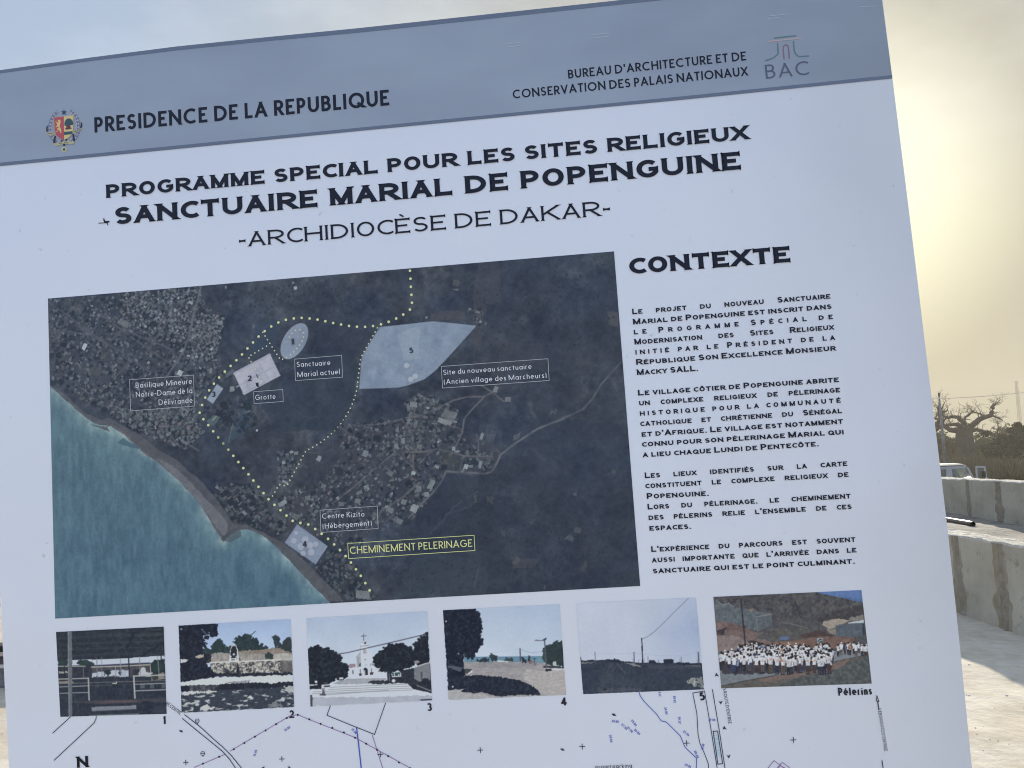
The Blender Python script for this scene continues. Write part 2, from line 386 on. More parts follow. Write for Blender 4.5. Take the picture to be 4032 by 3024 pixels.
def glyph(ch, w, wide, flare):
    acc = None
    if ch in ACC: ch, acc = ACC[ch]
    if ch not in G: return 0.3, []
    wd_ = G[ch][1 if wide else 0]; strokes = list(G[ch][2])
    wd_ = max(w, wd_); polys = []
    low_ = ch.islower()
    todo = [(s, True) for s in strokes]
    if acc: todo += [(s, False) for s in accent_strokes(acc, 1.20 if not low_ else .80)]
    for s, box in todo:
        cut = {0: None, -1: None}
        for e in (0, -1):
            x, y = s[e]
            if box and (y in (0, 1)) and (len(s) < 3 or True): cut[e] = ('y', float(y))
            if box and x in (0, 1):
                o = s[1] if e == 0 else s[-2]
                if abs(o[1]-y) < .02: cut[e] = ('x',) if len(s) == 2 else None
        pts = [(w/2+x*(wd_-w), w/2+y*(1-w)) for x, y in s]
        # cut heights stay at the true cap and base line
        polys.append(stroke_quads(pts, w if box else w*.8, flare if box and not low_ else 0, cut))
    return (wd_*.88 if ch == "C" and wide else wd_), polys

def text(mb, s, p0, p1, cap, w=.15, wide=False, flare=0, sc=0.0, gap=.16, space=.36, mode='fit', sx=1.0, z=.0010, cap1=None):
    """write s along the printed base line p0 -> p1 (photo points); sc: size of small capitals"""
    A_, B_ = Vector(L2(p0)), Vector(L2(p1)); Ld = (B_-A_).length; e = (B_-A_)/Ld; up = Vector((-e.y, e.x))
    k = Ld/math.dist(p0, p1); c0 = cap*k
    items = []; n = len(s)
    for ch in s:
        if ch == ' ': items.append((' ', 0, [], 1)); continue
        f = 1.0
        if sc and ch.lower() == ch and ch.upper() != ch: f = sc; ch = ch.upper()
        wd_, polys = glyph(ch, w if f == 1 else w*(1+(1-f)*.3), wide, flare)
        items.append((ch, wd_*f, polys, f))
    ng = sum(1 for i in range(n-1) if s[i] != ' ' and s[i+1] != ' '); ns = s.count(' ')
    tot = sum(i[1] for i in items)
    if mode == 'fit': sx = Ld/c0/(tot+gap*ng+space*ns); g, spc = gap*sx, space*sx
    elif mode == 'word': g = gap*sx; spc = (Ld/c0-tot*sx-g*ng)/max(1, ns)
    else:  # letter-spaced line
        rest = Ld/c0-tot*sx; g = rest/(ng+ns*2.6); spc = g*2.6
    x = 0.0; lay = 0
    for i, (ch, wd_, polys, f) in enumerate(items):
        if ch == ' ': x += spc; continue
        for j, quads in enumerate(polys):
            zz = z+.00004*j
            for q in quads:
                mb.poly([tuple(A_+e*((x+px*f*sx)*c0)+up*(py*f*c0))+(zz,) for px, py in reversed(q)])
        x += wd_*sx
        if i < n-1 and s[i+1] != ' ': x += g
def line(mb, pts, wpx, z=.0010, closed=False):
    pts = [L2(p) for p in pts]; k = 1.5/F
    if closed: pts = pts+[pts[0]]
    for i in range(len(pts)-1):
        a, b = Vector(pts[i]), Vector(pts[i+1]); d = (b-a)
        if d.length < 1e-9: continue
        d.normalize(); h = Vector((-d.y, d.x))*wpx*k/2; a2, b2 = a-d*wpx*k*.35, b+d*wpx*k*.35
        zz = z+.00003*(i % 3)
        mb.poly([tuple(q)+(zz,) for q in (a2+h, a2-h, b2-h, b2+h)])
def disc(mb, p, r, z=.0010, n=12, rx=None):
    u, v = L2(p); k = 1.5/F
    mb.poly([(u+math.cos(2*math.pi*i/n)*r*k, v+math.sin(2*math.pi*i/n)*(rx or r)*k, z) for i in range(n)])
def flat(mb, pts, z=.0010):
    q = [at(p, z) for p in pts]
    a = sum(q[i][0]*q[(i+1) % len(q)][1]-q[(i+1) % len(q)][0]*q[i][1] for i in range(len(q)))
    mb.poly(q if a > 0 else q[::-1])

def lettering(name, label, m, jobs, parent=board):
    mb = MB()
    for j in jobs: text(mb, *j[0], **j[1])
    o = mb.build(name, m, parent)
    if label: o["label"] = label
    return o
zA = Z(350, 450, 1400, 2212); zB = Z(1650, 450, 1400, 2212); zC = Z(2400, 950, 1050, 2212); zD = Z(2400, 1650, 1050, 2212)
z5 = Z(0, 0, 1400, 2212); z6 = Z(1300, 0, 1400, 2212); z7 = Z(2600, 0, 1432, 2212)
def P(zf, x, y): return zf([(x, y)])[0]
lettering("header_lettering", "PRESIDENCE DE LA REPUBLIQUE in navy capitals", M_INK,
    [(("PRESIDENCE DE LA REPUBLIQUE", P(z5, 590, 826), P(z6, 369, 655), 61), dict(w=.178, gap=.14, space=.42))])
lettering("header_lettering", "two lines naming the architecture bureau in navy capitals", M_INK,
    [(("BUREAU D’ARCHITECTURE ET DE", P(z6, 1482, 490), P(z7, 523, 367), 36), dict(w=.155, gap=.15, space=.40)),
     (("CONSERVATION DES PALAIS NATIONAUX", P(z6, 1138, 615), P(z7, 533, 460), 36), dict(w=.155, gap=.15, space=.40))])
HB = dict(w=.222, wide=True, flare=.05, gap=.155, space=.56)
lettering("title_lettering", "PROGRAMME SPECIAL POUR LES SITES RELIGIEUX in wide bold capitals", M_INK,
    [(("PROGRAMME SPECIAL POUR LES SITES RELIGIEUX", P(zA, 110, 521), P(zB, 2050, 155), 54), HB)])
lettering("title_lettering", "SANCTUAIRE MARIAL DE POPENGUINE in larger wide bold capitals", M_INK,
    [(("SANCTUAIRE MARIAL DE POPENGUINE", P(zA, 165, 687), P(zB, 2003, 342), 69), HB)])
lettering("title_lettering", "-ARCHIDIOCÈSE DE DAKAR- in wide light capitals", M_INK,
    [(("-ARCHIDIOCÈSE DE DAKAR-", P(zA, 937, 827), P(zB, 1190, 627), 58), dict(w=.12, wide=True, flare=.05, gap=.17, space=.48))])
lettering("title_lettering", "CONTEXTE in wide bold capitals", M_INK,
    [(("CONTEXTE", P(zC, 168, 274), P(zC, 1501, 172), 64), dict(w=.235, wide=True, flare=.05, gap=.14))])
BODY = [[
 ("Le projet du nouveau Sanctuaire", zC, 190, 606, 1832, 475, 'word'),
 ("Marial de Popenguine est inscrit dans", zC, 196, 690, 1842, 560, 'fit'),
 ("le Programme Spécial de", zC, 203, 773, 1852, 645, 'letter'),
 ("Modernisation des Sites Religieux", zC, 208, 857, 1862, 732, 'word'),
 ("initié par le Président de la", zC, 216, 940, 1870, 818, 'letter'),
 ("République Son Excellence Monsieur", zC, 222, 1025, 1877, 906, 'fit'),
 ("Macky SALL.", zC, 228, 1110, 735, 1075, 'fit')], [
 ("Le village côtier de Popenguine abrite", zC, 238, 1280, 1902, 1167, 'fit'),
 ("un complexe religieux de pèlerinage", zC, 247, 1363, 1912, 1252, 'word'),
 ("historique pour la communauté", zC, 253, 1448, 1918, 1338, 'letter'),
 ("catholique et chrétienne du Sénégal", zC, 256, 1534, 1928, 1425, 'word'),
 ("et d’Afrique. Le village est notamment", zD, 268, 147, 1937, 38, 'fit'),
 ("connu pour son pèlerinage Marial qui", zD, 270, 230, 1942, 126, 'fit'),
 ("a lieu chaque Lundi de Pentecôte.", zD, 277, 317, 1735, 225, 'fit')], [
 ("Les lieux identifiés sur la carte", zD, 294, 490, 1972, 388, 'word'),
 ("constituent le complexe religieux de", zD, 298, 575, 1982, 478, 'word'),
 ("Popenguine.", zD, 310, 662, 823, 635, 'fit'),
 ("Lors du pèlerinage, le cheminement", zD, 317, 750, 2000, 657, 'word'),
 ("des pèlerins relie l’ensemble de ces", zD, 325, 838, 2008, 745, 'word'),
 ("espaces.", zD, 332, 926, 677, 909, 'fit')], [
 ("L’expérience du parcours est souvent", zD, 347, 1102, 2040, 1017, 'word'),
 ("aussi importante que l’arrivée dans le", zD, 353, 1190, 2048, 1105, 'word'),
 ("sanctuaire qui est le point culminant.", zD, 360, 1280, 2035, 1198, 'fit')]]
for k_, para in enumerate(BODY):
    jobs = []
    for s_, zf, x0, y0, x1, y1, md in para:
        jobs.append(((s_, P(zf, x0, y0), P(zf, x1, y1), 22.5), dict(w=.215, wide=True, flare=.035, sc=.80, gap=.16, space=.46, mode=md, sx=1.19 if md == 'word' else 1.18)))
    lettering("paragraph", ["first", "second", "third", "fourth"][k_]+" paragraph of small bold capitals", M_INK, jobs)

# bureau emblem over BAC
lettering("logo_lettering", "thin grey letters BAC", M_GREYINK, [(("BAC", P(z7, 642, 480), P(z7, 909, 455), 58), dict(w=.11, gap=.20))])
zl = Z(2600, 120, 1000, 2212)
def logo(name, col, strokes, label):
    mb = MB()
    for s_ in strokes: line(mb, zl(s_), 4.6)
    mb.build(name, print_mat(name+"_ink", col), board)["label"] = label
logo("logo_mark", ink(76, 106, 122), [[(990, 67), (1180, 47)], [(1021, 113), (1026, 200)]+[(1026-10*i-i*i*.4, 200+14*i-i*i*.9) for i in range(1, 7)]+[(912, 264)],
     [(1160, 98), (1164, 160), (1168, 185), (1178, 206), (1194, 222), (1215, 229), (1291, 224)]], "teal roof and two curved lines of the logo")
logo("logo_mark", ink(152, 143, 160), [[(940, 98), (1233, 68)]], "pale orange line of the logo")
logo("logo_mark", ink(112, 92, 118), [[(1077, 249), (1069, 155), (1073, 139), (1084, 129), (1097, 127), (1109, 133), (1116, 150), (1123, 244)]], "dark red arch of the logo")
# faint scratches in the header band
def scratch(q_):
    s_ = MB(); line(s_, q_, 2.2); s_.build("scratch", M_SCR, board)
M_SCR = print_mat("scratch_ink", ink(150, 163, 196))
for a, b in (((1085, 276), (1188, 264)), ((1090, 296), (1194, 285)), ((1622, 219), (1735, 207)), ((1616, 240), (1730, 229))):
    scratch(z6([a, b]))
for a, b in (((660, 99), (785, 86)), ((652, 116), (720, 108)), ((1210, 42), (1310, 38))): scratch(z7([a, b]))

# ------------------------------------------------------------------ printed pictures: painted cell by cell into the colours of a fine mesh
RS = np.random.RandomState
def vnoise(h, w, cells, seed, ax=1.0):
    """smooth value noise, h x w, `cells` lumps across the width"""
    r = RS(seed); gx = max(2, int(cells)+2); gy = max(2, int(cells*h/w*ax)+2)
    g = r.rand(gy, gx).astype(np.float32); y = np.linspace(0, gy-1.001, h); x = np.linspace(0, gx-1.001, w)
    iy, ix = y.astype(int), x.astype(int); fy, fx = y-iy, x-ix
    fy = fy*fy*(3-2*fy); fx = fx*fx*(3-2*fx)
    a = g[iy][:, ix]; b = g[iy][:, ix+1]; c = g[iy+1][:, ix]; d = g[iy+1][:, ix+1]
    return (a*(1-fx)+b*fx)*(1-fy)[:, None]+(c*(1-fx)+d*fx)*fy[:, None]
def fbm(h, w, cells, seed, octv=4, ax=1.0, pers=.55):
    s = 0; t = 0; a = 1.0
    for o in range(octv):
        s = s+a*vnoise(h, w, cells*2**o, seed+o*17, ax); t += a; a *= pers
    s = s/t
    return (s-.5)*2.2
class Pic:
    def __init__(s, quad, w, h, base):
        s.q = quad; s.w, s.h = w, h
        s.a = np.zeros((h, w, 3)); s.a[:] = base
        s.gy, s.gx = np.mgrid[0:h, 0:w].astype(float)
        dst = [(0, 0), (w-1, 0), (w-1, h-1), (0, h-1)]; A = []; B = []
        for (x, y), (u, v) in zip(quad, dst):
            A += [[x, y, 1, 0, 0, 0, -u*x, -u*y], [0, 0, 0, x, y, 1, -v*x, -v*y]]; B += [u, v]
        s.H = np.append(np.linalg.solve(np.array(A, float), np.array(B, float)), 1).reshape(3, 3)
        s.seed = 1
    def uv(s, pts):
        p = np.c_[np.array(pts, float), np.ones(len(pts))] @ s.H.T
        return p[:, :2]/p[:, 2:]
    def mask(s, pts, jit=0, cells=30, raw=False):
        q = np.array(pts, float) if raw else s.uv(pts)
        m = np.zeros((s.h, s.w), bool); pad = jit+1
        x0, y0 = np.floor(q.min(0)-pad).astype(int); x1, y1 = np.ceil(q.max(0)+pad).astype(int)+1
        x0, y0 = max(0, x0), max(0, y0); x1, y1 = min(s.w, x1), min(s.h, y1)
        if x1 <= x0 or y1 <= y0: return m
        X = s.gx[y0:y1, x0:x1]; Y = s.gy[y0:y1, x0:x1]
        if jit:
            s.seed += 7
            X = X+fbm(s.h, s.w, cells, s.seed, 3)[y0:y1, x0:x1]*jit; Y = Y+fbm(s.h, s.w, cells, s.seed+3, 3)[y0:y1, x0:x1]*jit
        ins = np.zeros(X.shape, bool); n = len(q)
        for i in range(n):
            xa, ya = q[i]; xb, yb = q[(i+1) % n]
            if ya == yb: continue
            c = (ya > Y) != (yb > Y)
            ins ^= c & (X < (xb-xa)*(Y-ya)/(yb-ya)+xa)
        m[y0:y1, x0:x1] = ins
        return m
    def poly(s, pts, col, alpha=1.0, jit=0, cells=30, tex=0, tcells=40, raw=False, col2=None, ax=1.0, th=None):
        m = s.mask(pts, jit, cells, raw); s.paint(m, col, alpha, tex, tcells, col2, ax, th); return m
    def paint(s, m, col, alpha=1.0, tex=0, tcells=40, col2=None, ax=1.0, th=None):
        ry, rx = np.flatnonzero(m.any(1)), np.flatnonzero(m.any(0))
        if not len(ry): return
        b = (slice(ry[0], ry[-1]+1), slice(rx[0], rx[-1]+1)); m = m[b]
        c = np.empty(m.shape+(3,)); c[:] = col
        if tex or col2 is not None:
            s.seed += 5; n = fbm(s.h, s.w, tcells, s.seed, 4, ax)[b]
            if col2 is not None:
                k = np.clip(n*1.6+.5, 0, 1) if th is None else (n > th).astype(float)
                c = c*(1-k[..., None])+np.array(col2, float)*k[..., None]
            if tex: c = c+tex*n[..., None]
        al = (m*alpha)[..., None]
        s.a[b] = s.a[b]*(1-al)+c*al
    def line(s, pts, width, col, alpha=1.0, jit=0):
        q = s.uv(pts); m = np.zeros((s.h, s.w))
        for i in range(len(q)-1):
            (xa, ya), (xb, yb) = q[i], q[i+1]
            pad = width+2
            x0, x1 = int(max(0, min(xa, xb)-pad)), int(min(s.w, max(xa, xb)+pad+1)); y0, y1 = int(max(0, min(ya, yb)-pad)), int(min(s.h, max(ya, yb)+pad+1))
            if x1 <= x0 or y1 <= y0: continue
            X, Y = s.gx[y0:y1, x0:x1], s.gy[y0:y1, x0:x1]
            dx, dy = xb-xa, yb-ya; L = dx*dx+dy*dy or 1
            t = np.clip(((X-xa)*dx+(Y-ya)*dy)/L, 0, 1)
            d = np.hypot(X-xa-t*dx, Y-ya-t*dy)
            m[y0:y1, x0:x1] = np.maximum(m[y0:y1, x0:x1], np.clip(width/2+.5-d, 0, 1))
        if jit:
            s.seed += 3; m = m*np.clip(.75+jit*fbm(s.h, s.w, 60, s.seed, 2), 0, 1)
        s.paint(m, col, alpha)
    def dot(s, p, r, col, alpha=1.0, ry=None):
        (x, y), = s.uv([p]); ry = ry or r
        x0, x1 = int(max(0, x-r-2)), int(min(s.w, x+r+3)); y0, y1 = int(max(0, y-ry-2)), int(min(s.h, y+ry+3))
        if x1 <= x0 or y1 <= y0: return
        d = np.hypot((s.gx[y0:y1, x0:x1]-x)/r, (s.gy[y0:y1, x0:x1]-y)/ry)
        k = (np.clip((1-d)*max(r, 1)+.5, 0, 1)*alpha)[..., None]
        s.a[y0:y1, x0:x1] = s.a[y0:y1, x0:x1]*(1-k)+np.array(col, float)*k
    def blur(s, k=1):
        for _ in range(k):
            p = np.pad(s.a, ((1, 1), (1, 1), (0, 0)), mode='edge')
            s.a = (p[:-2, 1:-1]+p[2:, 1:-1]+p[1:-1, :-2]+p[1:-1, 2:]+4*p[1:-1, 1:-1])/8
    def build(s, name, label, parent, z=.0006, jag=None):
        w, h = s.w, s.h
        c = [Vector(L2(p)) for p in s.q]
        # the photo of a true rectangle: cells are laid out evenly on the print
        fx = np.linspace(0, 1, w)[None, :]; fy = np.linspace(0, 1, h)[:, None]
        def bl(i): return (c[0][i]*(1-fx)+c[1][i]*fx)*(1-fy)+(c[3][i]*(1-fx)+c[2][i]*fx)*fy
        co = np.stack([bl(0), bl(1), np.full((h, w), z)], -1).reshape(-1, 3)
        me = bpy.data.meshes.new(name); nf = (w-1)*(h-1)
        me.vertices.add(w*h); me.vertices.foreach_set("co", co.astype(np.float32).ravel())
        i = (np.arange(h-1)[:, None]*w+np.arange(w-1)[None, :]).ravel()
        loops = np.stack([i+w, i+w+1, i+1, i], -1).ravel().astype(np.int32)
        me.loops.add(len(loops)); me.loops.foreach_set("vertex_index", loops)
        me.polygons.add(nf); me.polygons.foreach_set("loop_start", (np.arange(nf)*4).astype(np.int32))
        me.update(calc_edges=True); me.validate()
        a = np.clip(s.a, 0, 255)/255.0
        l = np.where(a <= .04045, a/12.92, ((a+.055)/1.055)**2.4)
        l = np.clip(.80*l/np.array(WHITE), .004, .82)
        at_ = me.color_attributes.new("Col", 'FLOAT_COLOR', 'POINT')
        at_.data.foreach_set("color", np.c_[l.reshape(-1, 3), np.ones(w*h)].astype(np.float32).ravel())
        me.materials.append(M_PRINT)
        o = bpy.data.objects.new(name, me); COL.objects.link(o); o.parent = parent
        if label: o["label"] = label
        return o
def print_b(t, p):
    n = t.nodes.new("ShaderNodeVertexColor"); n.layer_name = "Col"; t.links.new(n.outputs[0], p.inputs['Base Color'])
M_PRINT = mat("photo_print", (.5, .5, .5), .42, .22, print_b)

# ------------------------------------------------------------------ the satellite map
m1 = Z(150, 960, 800, 1794); m2 = Z(850, 1000, 800, 1896); m3 = Z(1600, 960, 950, 2130)
m4 = Z(150, 1650, 800, 1659); m5 = Z(850, 1650, 800, 1770); m6 = Z(1600, 1650, 950, 2101); m7 = Z(480, 1380, 720, 2212)
mq = [(189.2, 1175.8), (2417.5, 989.9), (2520.6, 2307), (218, 2435.5)]
mp_ = Pic(mq, 860, 500, (62, 69, 86))
Hh, Ww = mp_.h, mp_.w
n1, n2_, n3 = fbm(Hh, Ww, 7, 11), fbm(Hh, Ww, 28, 23, 5), fbm(Hh, Ww, 110, 37, 3)
mp_.a += (n1*9)[..., None]*np.array([1, .95, .8])+(n2_*20)[..., None]*np.array([1, .98, .9])+(n3*13)[..., None]
ridge = np.clip(.20-np.abs(fbm(Hh, Ww, 22, 71, 5)), 0, 1)*120*np.clip(fbm(Hh, Ww, 9, 75, 3)+.45, 0, 1)
mp_.a += (ridge*np.clip(n2_+.6, 0, 1.2))[..., None]*np.array([1, .98, .95])
# broad tints
mp_.a += (fbm(Hh, Ww, 13, 91, 4)*6)[..., None]*np.array([1.2, .5, -.5])
def tint(pts, col, al, jit=14, cells=9, src=True): mp_.poly(pts, col, al, jit=jit, cells=cells)
tint(m3([(380, 190), (1900, 60), (1990, 1700), (1300, 1700), (900, 1100), (560, 900)]), (54, 62, 80), .35)
tint(m6([(760, 0), (1900, 0), (2040, 1450), (0, 1560), (0, 900), (300, 520), (720, 480)]), (47, 57, 79), .45)
tint(m2([(620, 1080), (1300, 900), (1330, 1250), (1180, 1659), (500, 1659), (430, 1400)]), (46, 57, 77), .55)
tint(m2([(880, 640), (1500, 700), (1340, 980), (1000, 950)]), (54, 62, 82), .5)
tint(m3([(640, 180), (840, 160), (830, 520), (700, 560), (640, 950), (560, 850), (600, 560)]), (80, 79, 90), .55)
tint(m3([(220, 610), (500, 580), (500, 690), (220, 670)]), (84, 82, 91), .6, 5, 30)
tint(m3([(800, 840), (1200, 900), (1250, 1080), (850, 1080)]), (72, 73, 84), .5)
tint(m6([(0, 1180), (640, 1180), (760, 1330), (700, 1500), (0, 1560)]), (62, 71, 86), .6, 16, 14)
tint(m6([(900, 1200), (1140, 1190), (1100, 1290), (920, 1290)]), (82, 81, 92), .5, 6, 30)
tint(m3([(1770, 610), (1870, 608), (1880, 730), (1790, 700)]), (86, 86, 94), .8, 3, 30)
tint(m7([(1410, 600), (1590, 700), (1540, 960), (1290, 1120), (1380, 840)]), (68, 84, 105), .8, 2, 20)
tint(m2([(430, 600), (620, 610), (520, 860), (280, 980), (350, 780)]), (60, 75, 97), .7, 6, 20)
# the settlements: grid streets, pale roofs, dark tree crowns
rr = random.Random(5)
def inside(p, poly):
    x, y = p; r = False
    for i in range(len(poly)):
        (xa, ya), (xb, yb) = poly[i], poly[(i+1) % len(poly)]
        if (ya > y) != (yb > y) and x < (xb-xa)*(y-ya)/(yb-ya)+xa: r = not r
    return r
def town(poly, n_roof, n_tree, ang, bright, ground=None, gal=.35, size=(3.5, 10)):
    if ground: mp_.poly(poly, ground, gal, jit=8, cells=12, tex=8, tcells=70)
    xs = [p[0] for p in poly]; ys = [p[1] for p in poly]
    def pick():
        while True:
            p = (rr.uniform(min(xs), max(xs)), rr.uniform(min(ys), max(ys)))
            if inside(p, poly): return p
    for _ in range(n_tree):
        p = pick(); r = rr.uniform(1.2, 3.6) if rr.random() < .85 else rr.uniform(3.5, 6); v = rr.uniform(-6, 8)
        mp_.dot(p, r, (41+v, 51+v, 67+v), rr.uniform(.6, .95), r*rr.uniform(.7, 1.1))
    for _ in range(n_roof):
        p = pick(); a = math.radians(ang+rr.choice((0, 90))+rr.gauss(0, 6)); l = rr.uniform(*size); w_ = rr.uniform(2.5, 6)
        ca, sa = math.cos(a), math.sin(a)
        q = [(p[0]+x*ca-y*sa, p[1]+x*sa+y*ca) for x, y in ((-l, -w_), (l, -w_), (l, w_), (-l, w_))]
        b = bright*rr.uniform(.72, 1.08); c = [b*.96, b*1.0, b*1.08]
        if rr.random() < .12: c = [b*1.05, b*.95, b*1.0]
        if rr.random() < .06: c = [min(190, v*1.45) for v in c]
        mp_.poly(q, c, rr.uniform(.35, .85))
        if rr.random() < .5:
            q = [(x+3.5, y+3) for x, y in q]; mp_.line(q[1:3], 1.2, (42, 50, 64), .7)
nw = m1([(95, 490), (1440, 380), (1500, 560), (1640, 640), (1640, 760), (1480, 880), (1600, 1000), (1700, 1180), (1480, 1240), (1400, 1659), (860, 1659), (600, 1480), (300, 1330), (110, 1230)])
town(nw, 1050, 800, -58, 132, (82, 86, 98), .45, (2, 6.5))
town(m1([(760, 430), (1440, 380), (1290, 900), (700, 700)]), 460, 90, -58, 142, size=(2, 6.5))
town(m1([(1360, 620), (1660, 640), (1560, 1000), (1350, 1080)]), 300, 60, -62, 136, size=(2, 6))
town(m7([(0, 700), (420, 760), (820, 700), (1000, 980), (760, 1200), (520, 1120), (0, 860)]), 320, 210, -30, 128)
town(m7([(900, 700), (1560, 600), (1660, 1000), (1200, 960)]), 30, 110, -30, 100)
sw = m5([(0, 560), (340, 560), (500, 860), (650, 900), (560, 1040), (180, 900), (0, 760)])
town(sw, 120, 240, -40, 118, (74, 75, 86), .4)
ctr = m5([(560, 640), (900, 560), (1090, 330), (1080, 40), (1770, 0), (1770, 760), (1420, 960), (1120, 1180), (980, 1060), (700, 900), (540, 740)])
town(ctr, 560, 300, -38, 130, (73, 73, 85), .5, (2.5, 7))
town(m5([(540, 280), (720, 290), (640, 560), (540, 520)]), 34, 20, -10, 122)
town(m6([(0, 160), (380, 0), (480, 100), (820, 300), (740, 470), (480, 460), (330, 480), (220, 690), (40, 900), (0, 900)]), 170, 110, -38, 122, (74, 74, 86), .4)
town(m3([(0, 1390), (150, 1300), (480, 1480), (440, 1620), (230, 1659), (0, 1659)]), 150, 60, -70, 124, (80, 79, 90), .5)
town(m5([(870, 1290), (1000, 1120), (1200, 1240), (1340, 1480), (1400, 1580), (1060, 1560), (880, 1330)]), 110, 150, -50, 112, (70, 75, 85), .4)
town(m3([(520, 560), (660, 570), (720, 740), (640, 720)]), 22, 6, -20, 124, size=(2, 5))
for zf, pts, r_, n_ in ((m2, [(20, 420), (440, 300), (1000, 260), (1300, 420), (1250, 560), (500, 560), (100, 600)], (1, 2.6), 150), (m3, [(300, 200), (1800, 90), (1880, 900), (700, 950)], (1, 2.4), 160), (m6, [(0, 900), (800, 900), (1900, 900), (2000, 1400), (0, 1540)], (1, 2.6), 230)):
    pl = zf(pts); xs = [p[0] for p in pl]; ys = [p[1] for p in pl]
    for _ in range(n_):
        p = (rr.uniform(min(xs), max(xs)), rr.uniform(min(ys), max(ys)))
        if inside(p, pl): mp_.dot(p, rr.uniform(*r_), (44, 53, 70), .6)
# streets and tracks
def road(pts, w_=3.0, col=(92, 95, 106), al=.85): mp_.line(pts, w_, col, al, .5)
for pts in ([(90, 510), (340, 690), (560, 850), (760, 970), (1000, 1140)], [(320, 470), (200, 800), (170, 830)], [(560, 620), (830, 830), (1200, 1080)], [(1080, 440), (880, 640), (640, 860)],
            [(1200, 520), (950, 900)], [(820, 480), (560, 780)], [(1290, 520), (1120, 720), (960, 960)], [(640, 720), (760, 760), (1200, 940)], [(260, 660), (470, 800), (620, 900)],
            [(420, 1440), (660, 1200), (760, 1100)], [(170, 760), (420, 800)], [(1500, 700), (1360, 1000)], [(1000, 1560), (1130, 1480), (1130, 1659)]): road(m1(pts))
road(m1([(1440, 380), (1390, 560), (1330, 820), (1290, 940), (1200, 1080), (1130, 1180)]), 3.0, (112, 116, 128), .8)
road(m1([(1420, 390), (1350, 640), (1290, 900)]), 1.4, (56, 64, 78), .8)
road(m7([(520, 740), (530, 900), (560, 1000), (700, 1160)]), 2.6, (106, 104, 116), .8)
road(m5([(1770, 560), (1600, 700), (1440, 800), (1420, 850)]), 3.6, (122, 116, 124), .8)
road(m5([(1560, 290), (1400, 420), (1240, 560), (1040, 720)]), 2.8, (116, 110, 120), .8)
road(m6([(0, 285), (160, 285), (260, 260), (400, 290), (500, 320), (600, 325), (750, 325)]), 2.6, (116, 112, 120), .85)
road(m6([(55, 160), (60, 430), (110, 490)]), 3.0, (118, 112, 120), .8)
road(m6([(1370, 0), (1150, 80), (950, 210), (820, 310), (790, 380), (740, 460), (680, 475), (500, 465), (345, 455), (310, 540), (230, 640), (130, 740), (20, 860)]), 3.0, (114, 114, 124), .9)
road(m3([(1890, 1050), (1720, 1240), (1640, 1370), (1560, 1460), (1480, 1500), (1300, 1570), (1110, 1659)]), 2.8, (108, 110, 120), .8)
road(m6([(500, 0), (490, 110), (430, 240)]), 2.4, (112, 110, 118), .8); road(m6([(380, 60), (470, 80), (485, 110)]), 2.2, (112, 110, 118), .8)
road(m6([(610, 130), (630, 210), (620, 310)]), 2, (112, 112, 120), .8); road(m6([(190, 290), (210, 390)], ), 2, (104, 104, 112), .7)
road(m6([(495, 320), (465, 450)]), 2, (112, 112, 120), .8); road(m6([(820, 300), (780, 260)]), 2, (104, 106, 116), .7)
road(m3([(0, 1535), (120, 1520), (260, 1460), (420, 1380), (540, 1350), (680, 1350), (760, 1310)]), 2.8, (116, 112, 120), .85)
road(m3([(690, 1350), (600, 1440), (520, 1530), (490, 1659)]), 2.4, (112, 110, 118), .85); road(m3([(660, 1250), (760, 1310), (860, 1390), (900, 1370)]), 2.2, (116, 112, 120), .8)
road(m5([(1080, 60), (1180, 150), (1160, 190)]), 2, (110, 106, 114), .8); road(m5([(1230, 60), (1460, 40), (1620, 0), (1700, 130)]), 2.4, (110, 106, 116), .8)
road(m5([(1480, 160), (1700, 140)]), 2, (108, 104, 114), .7); road(m5([(1570, 290), (1700, 400)]), 2.2, (104, 106, 116), .7); road(m5([(800, 290), (920, 300), (1020, 270), (1010, 150)]), 1.8, (94, 92, 102), .7)
road(m6([(620, 630), (420, 760), (320, 880), (200, 1000)]), 1.8, (82, 88, 102), .8); road(m6([(630, 1290), (590, 1460)]), 2, (90, 96, 108), .7); road(m6([(930, 1280), (905, 1420)]), 1.8, (84, 92, 104), .7)
road(m6([(340, 830), (560, 760), (610, 640)]), 3.2, (82, 88, 102), .5)
road(m3([(930, 1360), (925, 1540)]), 1.6, (84, 86, 98), .6); road(m2([(800, 240), (790, 380)]), 1.4, (76, 78, 90), .6); road(m2([(1240, 690), (1060, 830)]), 1.6, (78, 82, 96), .6)
road(m7([(1405, 560), (1390, 650)]), 1.8, (100, 110, 124), .8); road(m7([(1340, 900), (1290, 1110)]), 1.5, (122, 130, 144), .8); road(m7([(1340, 250), (1200, 360)]), 5, (112, 118, 130), .7)
road(m7([(860, 870), (880, 790), (920, 770)]), 3, (106, 118, 128), .7); road(m7([(830, 1150), (890, 1190), (930, 1210)]), 3, (104, 112, 122), .8)
mp_.poly(m7([(1020, 860), (1110, 780), (1190, 810), (1110, 920)]), (92, 110, 118), .8, 1.5, 60); mp_.line(m7([(1100, 840), (1140, 800)]), 3, (138, 146, 146), .9)
